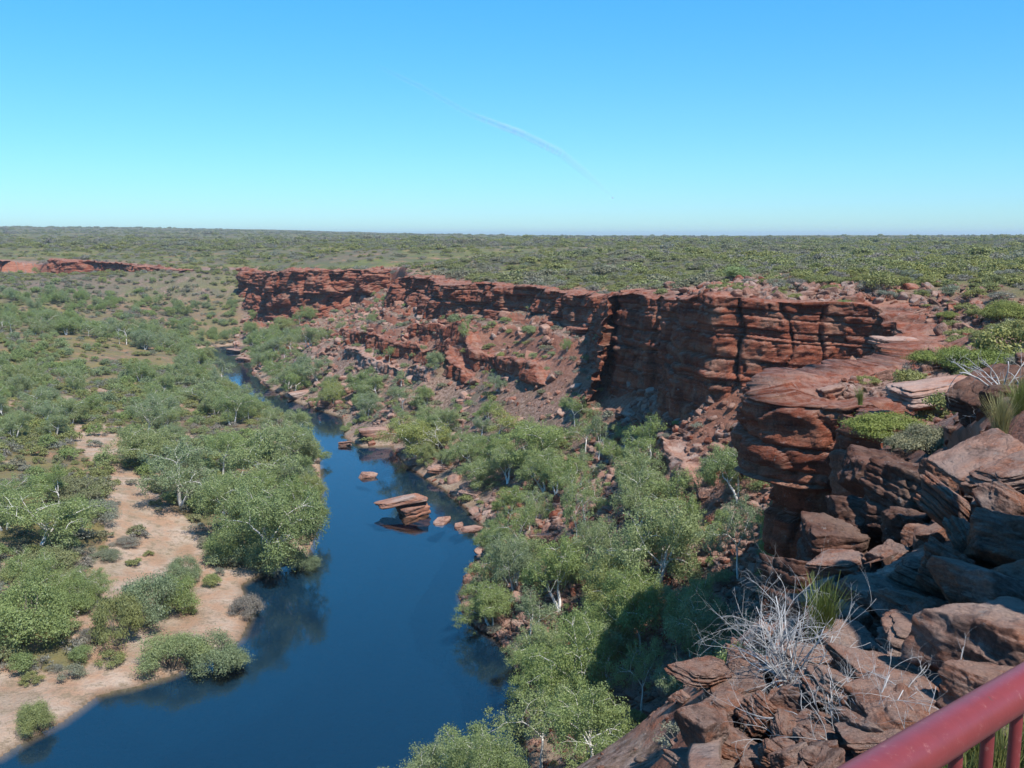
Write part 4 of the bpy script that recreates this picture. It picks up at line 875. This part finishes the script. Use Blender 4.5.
# loose rubble near the lookout, one by one
for i in range(150):
    if i < 120: px_, py_ = RS.uniform(685, 850), RS.uniform(645, 790); Y = hit(px_, py_)[1]-0.25; lab, grp = 'small broken red rock in the rubble at the tip of the near ledge', 'rubble rocks on the near ledge'
    else: px_, py_ = RS.uniform(850, 1024), RS.uniform(490, 740); Y = hit(px_, py_)[1]-0.3; lab, grp = 'small rock wedged in the near rock pile', 'small rocks in the near rock pile'
    q = (0.05+0.13*RS.rand()**2) if i < 120 else 0.16+0.2*RS.rand(); X, Yy, Z = at_Y(px_, py_, Y)
    AUTO.append((rock(BIG[RS.randint(9)], X, Yy, Z, (q*1.3, q, q*RS.uniform(0.4, 0.8)), RS.uniform(-0.5, 0.5, 3)*[1, 1, 6], lab, grp, 'rock'), 'small rock'))
# unseen outcrop added right of the platform, sized to throw shade over the pile
for (X, Yy, Z, a, b, c, lab) in [(8.3, 7.3, 41.0, 3.6, 3.2, 5.9, 'tall unseen outcrop added right of the lookout to shade the pile')]:
    rock(BIG[5], X, Yy, Z, (a, b, c), (0.1, 0.1, X), lab)

# island rock and stepping stones
def water_rock(me_, px, py, w, d, h, rot, lab, dz=0.0):
    X, Y, Z = at_z(px, py, 0); return rock(me_, X, Y, dz, (w, d, h), [math.radians(a) for a in rot], lab, None, 'river_rock')
RK = []
for k in range(4):
    V, Fc = rock_shape(500+k*3, 5, 9, 0.07, [4, 2.5, 0, 0][k]); RK.append(mesh_np('river_rock', V, Fc, M_RIVER if k != 3 else M_ROCKFAR))
isl = bpy.data.objects.new('island_rock', None); COL.objects.link(isl); _p = at_z(404, 514, 0); isl.location = _p; tag(isl, 'dark island rock in mid river with a big slab overhanging its stepped base', 'rock')
for nm_, me_, lc_, sc_, rt_ in (('overhanging_slab', RK[2], (-0.7, 0.3, 2.0), (4.6, 2.4, 0.85), (-4, -12, 6)), ('base', RK[1], (1.4, 0.0, 0.35), (3.1, 2.1, 1.8), (4, -14, 14))):
    c_ = bpy.data.objects.new(nm_, me_); COL.objects.link(c_); c_.parent = isl; c_.location = lc_; c_.scale = sc_; c_.rotation_euler = [math.radians(q) for q in rt_]
water_rock(RK[3], 368, 477, 1.7, 1.2, 0.9, (0, 4, 20), 'small white topped rock alone in mid river', 0.15)
for px, py, w, lab in [(442, 522, 1.5, 'first flat stepping stone off the right bank'), (459, 527, 1.0, 'small stepping stone between two larger ones'), (471, 530, 1.5, 'square stepping stone near the right bank'), (487, 536, 1.8, 'stepping stone touching the right bank')]:
    water_rock(RK[3] if w < 1.6 else RK[0], px, py, w*1.25, w*0.8, 0.42, (3, -5, RS.uniform(0, 90)), lab, 0.1)
# countable boulders on the talus
x, y = candidates(9000, 55, 330, 18); z, dr, db, rt, inr = info(x, y)
pr = np.where(dr < 0, rt*(0.25+0.75*smooth(0.0, 0.25, fbm(x/13, y/13, 71, 3)))+0*x, smooth(7, 1, dr)*0.35)
ok = (~inr) & (RS.rand(len(x)) < pr) & ((dr < -1.5) | (dr > 1)) & seen(x, y, z); x, y, z, dr, db = x[ok], y[ok], z[ok], dr[ok], db[ok]
order = np.argsort(np.hypot(x, y)); big = order[:170]
for i in big:
    q = RS.uniform(0.35, 1.15)*(1.3 if y[i] > 120 else 0.8)
    lab, grp = ('red boulder lying on the scree below the cliffs', 'boulders on the scree') if dr[i] < 0 else ('flat rock lying on the plateau rim', 'rocks on the plateau rim')
    AUTO.append((rock(ROCKS[RS.randint(8)], x[i], y[i], z[i]+q*0.1, (q*RS.uniform(0.9, 1.6), q, q*RS.uniform(0.4, 0.9)), (RS.normal()*0.3, RS.normal()*0.3, RS.uniform(0, 6)), lab, grp), 'boulder'))
# rock ledges along the right water line
for px, py, w, h, lab in [(375, 435, 4.5, 1.6, 'dark ledge rock above the narrows'), (330, 405, 4.5, 1.5, 'orange ledge rock at the narrows'), (300, 396, 4.0, 1.3, 'flat ledge rock on the upper right bank'), (275, 385, 4.0, 1.2, 'ledge rock at the upper river bend'), (440, 470, 3.6, 1.0, 'long flat ledge on the right bank'), (420, 462, 3.6, 0.9, 'sloping ledge beside the long flat one'),
                          (470, 497, 2.6, 1.1, 'dark bank rock behind the stepping stones'), (520, 520, 2.4, 1.1, 'pale cracked block among the bank trees'), (538, 512, 2.0, 1.3, 'second cracked block among the bank trees'), (545, 540, 2.2, 0.8, 'red ledge below the cracked blocks'), (490, 555, 2.2, 0.9, 'red rock on the bank by the leaning gum'), (345, 445, 2.2, 0.8, 'pale rock slab at the waterline'),
                          (235, 352, 4.5, 1.3, 'rock ledge beside the distant pool'), (245, 360, 4.0, 1.0, 'lower rock ledge beside the distant pool'), (690, 520, 1.8, 0.9, 'big red block at the foot of the scree'), (640, 515, 1.6, 0.9, 'pink block on the lower scree')]:
    X, Y, Z = hit(px, py); rock(ROCKS[RS.randint(8)], X, Y, Z+h*0.2, (w, w*0.6, h), (RS.normal()*0.08, RS.normal()*0.08, RS.uniform(-0.6, 0.6)), lab)
rsrc = []
for k, (px, py, r_, lab) in enumerate([(720, 440, 0.4, 'small pink stone at the top of the scree'), (700, 470, 0.4, 'small stone halfway down the scree'), (660, 470, 0.45, 'grey stone on the scree ridge'), (740, 500, 0.4, 'small stone below the overhanging block'), (650, 500, 0.4, 'small stone near the foot of the scree')]):
    X, Y, Z = hit(px, py); rsrc.append(rock(ROCKS_S[k], X, Y, Z, (r_, r_, r_*0.7), (0, 0, 0), lab, None, 'rock'))
def f_rub(a, b, z, dr, db, rt, inr):
    pr = np.where(dr < 0, rt*(0.35+0.65*smooth(-0.1, 0.2, fbm(a/10, b/10, 72, 3)))+0.0*a, smooth(16, 1, dr)*0.8*(b < 200))
    ok = (~inr) & (RS.rand(len(a)) < pr) & (b < 420); a, b, z = a[ok], b[ok], z[ok]
    s_ = 0.10+0.65*RS.rand(len(a))**4; s_ *= np.clip(b/95, 0.45, 2.0)
    return np.stack([a, b, z], -1), RS.randint(0, 5, len(a)), np.stack([s_*RS.uniform(0.9, 1.7, len(a)), s_, s_*RS.uniform(0.4, 0.9, len(a))], -1)
rp = [many(75000, 45, 150, 21, f_rub), many(40000, 140, 420, 22, f_rub), many(2500, 12, 50, 23, f_rub)]
scatter('rubble', np.vstack([p[0] for p in rp]), np.concatenate([p[1] for p in rp]), np.vstack([p[2] for p in rp]), rsrc, 'broken sandstone rubble covering the talus')

# ------------------------------------------------------------------ dead bush, tufts
def dead_bush(seed, n=26, R=0.8, r0=0.016):
    rs = np.random.RandomState(seed); paths = []
    def br(p, d, L, r, k):
        m = 7; pts = [p]; q = p.copy(); dd = d.copy(); cv = rs.normal(size=3)*0.16; rad = [r]
        for i in range(m):
            dd = dd+cv+rs.normal(size=3)*0.10; dd /= np.linalg.norm(dd); q = q+dd*L/m; pts.append(q.copy()); rad.append(r*(1-0.55*(i+1)/m))
            if k < 3 and i in (2, 4, 5) and rs.rand() < 0.85:
                nd = dd+rs.normal(size=3)*0.55; nd /= np.linalg.norm(nd); br(q.copy(), nd, L*rs.uniform(0.45, 0.75), rad[-1]*0.7, k+1)
        paths.append((pts, rad))
    for i in range(n):
        a = rs.uniform(0, 6.28); e = rs.uniform(0.2, 1.2); d = np.array([math.cos(a)*e, math.sin(a)*e, rs.uniform(0.4, 1.0)]); d /= np.linalg.norm(d)
        br(np.array([math.cos(a)*0.05, math.sin(a)*0.05, 0]), d, R*rs.uniform(0.5, 0.8), r0*rs.uniform(0.5, 1), 0)
    return tubes(paths, 4)
for q, (px, py, Y, R, n, lab, nm) in enumerate([(790, 685, 9.8, 1.25, 44, 'bleached leafless bush among the near boulders', 'dead_bush'), (855, 765, 7.9, 1.15, 30, 'tangle of bleached branches arching over the shaded rock', 'dead_bush'),
                                            (905, 690, 8.0, 0.45, 2, 'two bare pale twigs standing before the dark rock', 'dead_twig'), (1000, 395, 27, 1.6, 10, 'grey leafless shrub on the dark slabs at the right edge', 'dead_bush')]):
    V, Fq = dead_bush(40+q, n, R, 0.011 if Y < 20 else 0.03); X, Yy, Z = at_Y(px, py, Y)
    o = obj(nm, mesh_np(nm, V, Fq, M_DEAD, True), None, (X, Yy, Z)); tag(o, lab, 'dead bush' if nm == 'dead_bush' else 'twig')
# a few bleached dead trunks standing by the river
for q, (px, py, h, lab) in enumerate([(438, 452, 6.5, 'dead white tree on the rock slab right of the narrows'), (125, 345, 7.0, 'bare white tree in the far wooded flat')]):
    (tv, tf), _ = gum_shape(70+q, h, 1, 0.5, 0.1, 5, 0.5, 0.3); X, Y, Z = hit(px, py)
    o = obj('dead_tree', mesh_np('dead_tree', tv, tf, M_WHITE, True), None, (X, Y, Z)); tag(o, lab, 'dead tree')
def tuft(seed, n=260, h=0.6, spread=0.55, w=0.007):
    rs = np.random.RandomState(seed); V = []; Fq = []
    for i in range(n):
        a = rs.uniform(0, 6.28); e = rs.uniform(0.05, 1)*spread; L = h*rs.uniform(0.6, 1.1); b0 = np.array([rs.normal()*0.05, rs.normal()*0.05, 0]); u = np.array([math.cos(a), math.sin(a), 0]); sdv = np.array([-u[1], u[0], 0])*w
        for k in range(4):
            f = k/3; c = b0+u*L*e*f**1.5+np.array([0, 0, L*(f-0.25*e*f*f)]); V += [c-sdv*(1-f*0.85), c+sdv*(1-f*0.85)]
        q = len(V)-8; Fq += [(q+2*k, q+2*k+1, q+2*k+3, q+2*k+2) for k in range(3)]
    return np.array(V), np.array(Fq)
for q, (px, py, Y, h, n, lab) in enumerate([(822, 640, 11.2, 0.75, 330, 'spiky green grass tuft among the dead branches'), (1000, 440, 19.5, 0.95, 500, 'green grass clump behind the pale slab at the right edge'), (1020, 425, 22.0, 1.1, 500, 'taller green grass clump at the right picture edge'),
                                            (985, 790, 5.2, 0.45, 420, 'dry grass tuft seen between the handrail bars'), (1035, 775, 5.6, 0.45, 420, 'dry grass tuft at the right end of the handrail'), (945, 810, 5.0, 0.4, 300, 'dry grass tuft below the handrail end'), (860, 405, 50, 1.0, 200, 'grass tuft on top of the overhanging block')]):
    V, Fq = tuft(80+q, n, h); X, Yy, Z = at_Y(px, py, Y); o = obj('grass_tuft', mesh_np('grass_tuft', V, Fq, M_GRASS), None, (X, Yy, Z)); tag(o, lab, 'grass tuft')

# ------------------------------------------------------------------ red handrail of the lookout
fence = bpy.data.objects.new('handrail', None); COL.objects.link(fence); fence.location = (0.7, 1.45, 40.35); tag(fence, 'red painted tubular handrail at the lookout edge', 'railing')
def cam_pt(px, py, d):
    r_ = (px-512)/F*d; u = (384-py)/F*d; return np.array([r_, d*CP+u*SP, H-d*SP+u*CP])
A = cam_pt(935, 741, 1.34); B = cam_pt(1024, 686.5, 1.56); D_ = (B-A)/np.linalg.norm(B-A); off = np.array(fence.location)
def pipe(name, p0, p1, r, n=20, sub=24):
    V, Fq = tubes([(np.linspace(p0, p1, sub)-off, [r]*sub)], n); o = obj(name, mesh_np(name, V, Fq, M_RED, True), fence); return o
pipe('top_rail', A-D_*2.0, A+D_*2.6, 0.0305, 28)
low = np.array([0, 0, -0.86]); pipe('bottom_rail', A-D_*2.0+low, A+D_*2.6+low, 0.02, 18)
tgt = cam_pt(1015, 730, 1.55); base_t = np.dot(tgt-A, D_)
for k in range(-14, 22):
    tt_ = base_t+k*0.112; c = A+D_*tt_
    if -1.95 < tt_ < 2.55: pipe('baluster', c, c+low, 0.0095, 14, 3)
for tt_ in (-1.97, 2.57): pipe('post', A+D_*tt_-np.array([0, 0, 0.02]), A+D_*tt_+low*1.12, 0.03, 20, 3)

# ------------------------------------------------------------------ vapour trail, high and far beyond everything
t = NT('vapour'); tc = t.n('ShaderNodeUVMap'); P = t.n('ShaderNodeTexCoord').outputs['Object']
at = t.n('ShaderNodeAttribute', attribute_name='thin'); 
nz = t.fac(t.noise(P, 0.0016, 5, 0.65), 0.25, 0.6)
a_ = t.math('MULTIPLY', at.outputs['Fac'], nz)
lw = t.n('ShaderNodeLayerWeight'); lw.inputs['Blend'].default_value = 0.5
core = t.math('SUBTRACT', 1.0, lw.outputs['Facing']); core = t.math('POWER', core, 1.6)
a_ = t.math('MULTIPLY', a_, core)
df = t.n('ShaderNodeBsdfTranslucent'); df.inputs[0].default_value = (0.9, 0.9, 0.9, 1); d2 = t.n('ShaderNodeBsdfDiffuse'); d2.inputs[0].default_value = (0.9, 0.9, 0.9, 1)
ms = t.n('ShaderNodeMixShader'); ms.inputs[0].default_value = 0.5; t.l(df.outputs[0], ms.inputs[1]); t.l(d2.outputs[0], ms.inputs[2])
tp = t.n('ShaderNodeBsdfTransparent'); mx = t.n('ShaderNodeMixShader'); t.l(a_, mx.inputs[0]); t.l(tp.outputs[0], mx.inputs[1]); t.l(ms.outputs[0], mx.inputs[2]); t.l(mx.outputs[0], t.out.inputs[0])
ALT = 4500.0
def sky_pt(px, py):
    dx = px-512; dy = F*CP+(384-py)*SP; dz = -F*SP+(384-py)*CP; q = ALT/dz; return np.array([dx*q, dy*q, ALT])
cp = [(372, 62), (420, 85), (470, 113), (520, 132), (560, 152), (585, 172), (612, 196)]
pp = [(np.interp(f, range(7), [c[0] for c in cp]), np.interp(f, range(7), [c[1] for c in cp])) for f in np.linspace(0, 6, 61)]
P3 = np.array([sky_pt(*p) for p in pp]); wd = np.interp(np.linspace(0, 6, 61), range(7), [60, 90, 120, 190, 260, 320, 260])
V, Fq = tubes([(P3, wd)], 16); V[:, 2] = ALT+(V[:, 2]-ALT)*1.0
me = mesh_np('vapour_trail', V, Fq, t.m, True); al = me.attributes.new('thin', 'FLOAT', 'POINT')
al.data.foreach_set('value', np.repeat(np.interp(np.linspace(0, 6, 61), range(7), [0.0, 0.45, 0.6, 1.8, 2.8, 3.4, 1.8]), 16).astype(np.float32))
o = obj('vapour_trail', me); tag(o, 'thin white vapour trail slanting across the blue sky', 'vapour trail')

# ------------------------------------------------------------------ say which one each repeat is
LM = [(400, 515, 'the overhanging island rock'), (460, 528, 'the stepping stones'), (140, 670, 'the pale sand spit'), (150, 510, 'the bare red clearing'), (90, 455, 'the pale sandy path'), (230, 418, 'the side pool'), (215, 350, 'the distant pool'), (320, 322, 'the blocky red bluff'), (466, 350, 'the slim forked white gum'),
      (620, 400, 'the shaded alcove'), (760, 470, 'the overhanging block'), (690, 430, 'the pink scree'), (878, 290, 'the lone dark shrub above the red wall'), (905, 352, 'the cleft in the red wall'), (655, 600, 'the largest right bank gum'), (418, 458, 'the full bright ledge gum'), (438, 452, 'the dead white tree'), (290, 405, 'the river narrows'),
      (948, 318, 'the yellow green dome shrub'), (500, 325, 'the long dark cliff'), (275, 572, 'the leaning river gum'), (36, 552, 'the wide pale gum'), (110, 285, 'the far western cliff'), (598, 462, 'the curved white trunk'), (578, 552, 'the tall thin white trunked gum'), (580, 718, 'the gum at the river mouth'), (125, 345, 'the bare white tree on the flat'),
      (735, 280, 'the pale shrub above the prow'), (700, 728, 'the square pale faced block'), (955, 515, 'the long leaning boulder'), (990, 600, 'the big brown boulder'), (955, 655, 'the ribbed slab'), (762, 712, 'the upright wedge of rock'), (868, 592, 'the flat bluish slab'), (60, 400, 'the upper left flat'), (640, 718, 'the half shaded gum'), (640, 655, 'the gum with the arched limb'), (60, 345, 'the far left woodland'), (1005, 320, 'the large yellow green edge shrub'), (15, 500, 'the gum at the left edge'), (400, 360, 'the ledges under the long cliff')]
def proj(v):
    x_, y_, z_ = v[0], v[1], v[2]-H; dd = y_*CP-z_*SP; u = y_*SP+z_*CP; return 512+F*x_/dd, 384-F*u/dd
ORD = 'nearest,second,third,fourth,fifth,sixth,seventh,eighth,ninth,tenth,eleventh,twelfth,thirteenth,fourteenth,fifteenth,sixteenth,seventeenth,eighteenth,nineteenth,twentieth,twenty-first,twenty-second,twenty-third,twenty-fourth,twenty-fifth,twenty-sixth,twenty-seventh,twenty-eighth,twenty-ninth,thirtieth'.split(',')
bins = {}
for o, noun in AUTO:
    px, py = proj(o.location); best = min(LM, key=lambda l: (l[0]-px)**2+((l[1]-py)*1.6)**2)
    dx, dy = px-best[0], (py-best[1])*1.6
    rel = ('left of' if dx < 0 else 'right of') if abs(dx) > abs(dy) else ('behind' if dy < 0 else 'in front of')
    bins.setdefault((noun, best[2], rel), []).append((math.hypot(dx, dy), o))
for (noun, nm, rel), it in bins.items():
    it.sort(key=lambda q: q[0])
    for k, (_, o) in enumerate(it):
        if k < len(ORD): o['label'] = '%s %s %s %s' % (ORD[k], noun, rel, nm)
        else: o['label'] = '%s farther %s %s' % (noun, rel, nm)

# ------------------------------------------------------------------ the air
me = bpy.data.meshes.new('haze'); hx = 14600; z0, z1 = -4.2, 90.0
me.from_pydata([(-hx, -hx, z0), (hx, -hx, z0), (hx, hx, z0), (-hx, hx, z0), (-hx, -hx, z1), (hx, -hx, z1), (hx, hx, z1), (-hx, hx, z1)], [], [(3, 2, 1, 0), (4, 5, 6, 7), (0, 1, 5, 4), (1, 2, 6, 5), (2, 3, 7, 6), (3, 0, 4, 7)])
t = NT('haze'); pv = t.n('ShaderNodeVolumePrincipled'); pv.inputs['Color'].default_value = (0.80, 0.90, 1.0, 1); pv.inputs['Density'].default_value = 0.00011; pv.inputs['Anisotropy'].default_value = 0.2
t.l(pv.outputs[0], t.out.inputs['Volume']); me.materials.append(t.m)
o = obj('haze', me); o['kind'] = 'stuff'; o['label'] = 'thin blue haze over the far plateau'; o.display_type = 'WIRE'
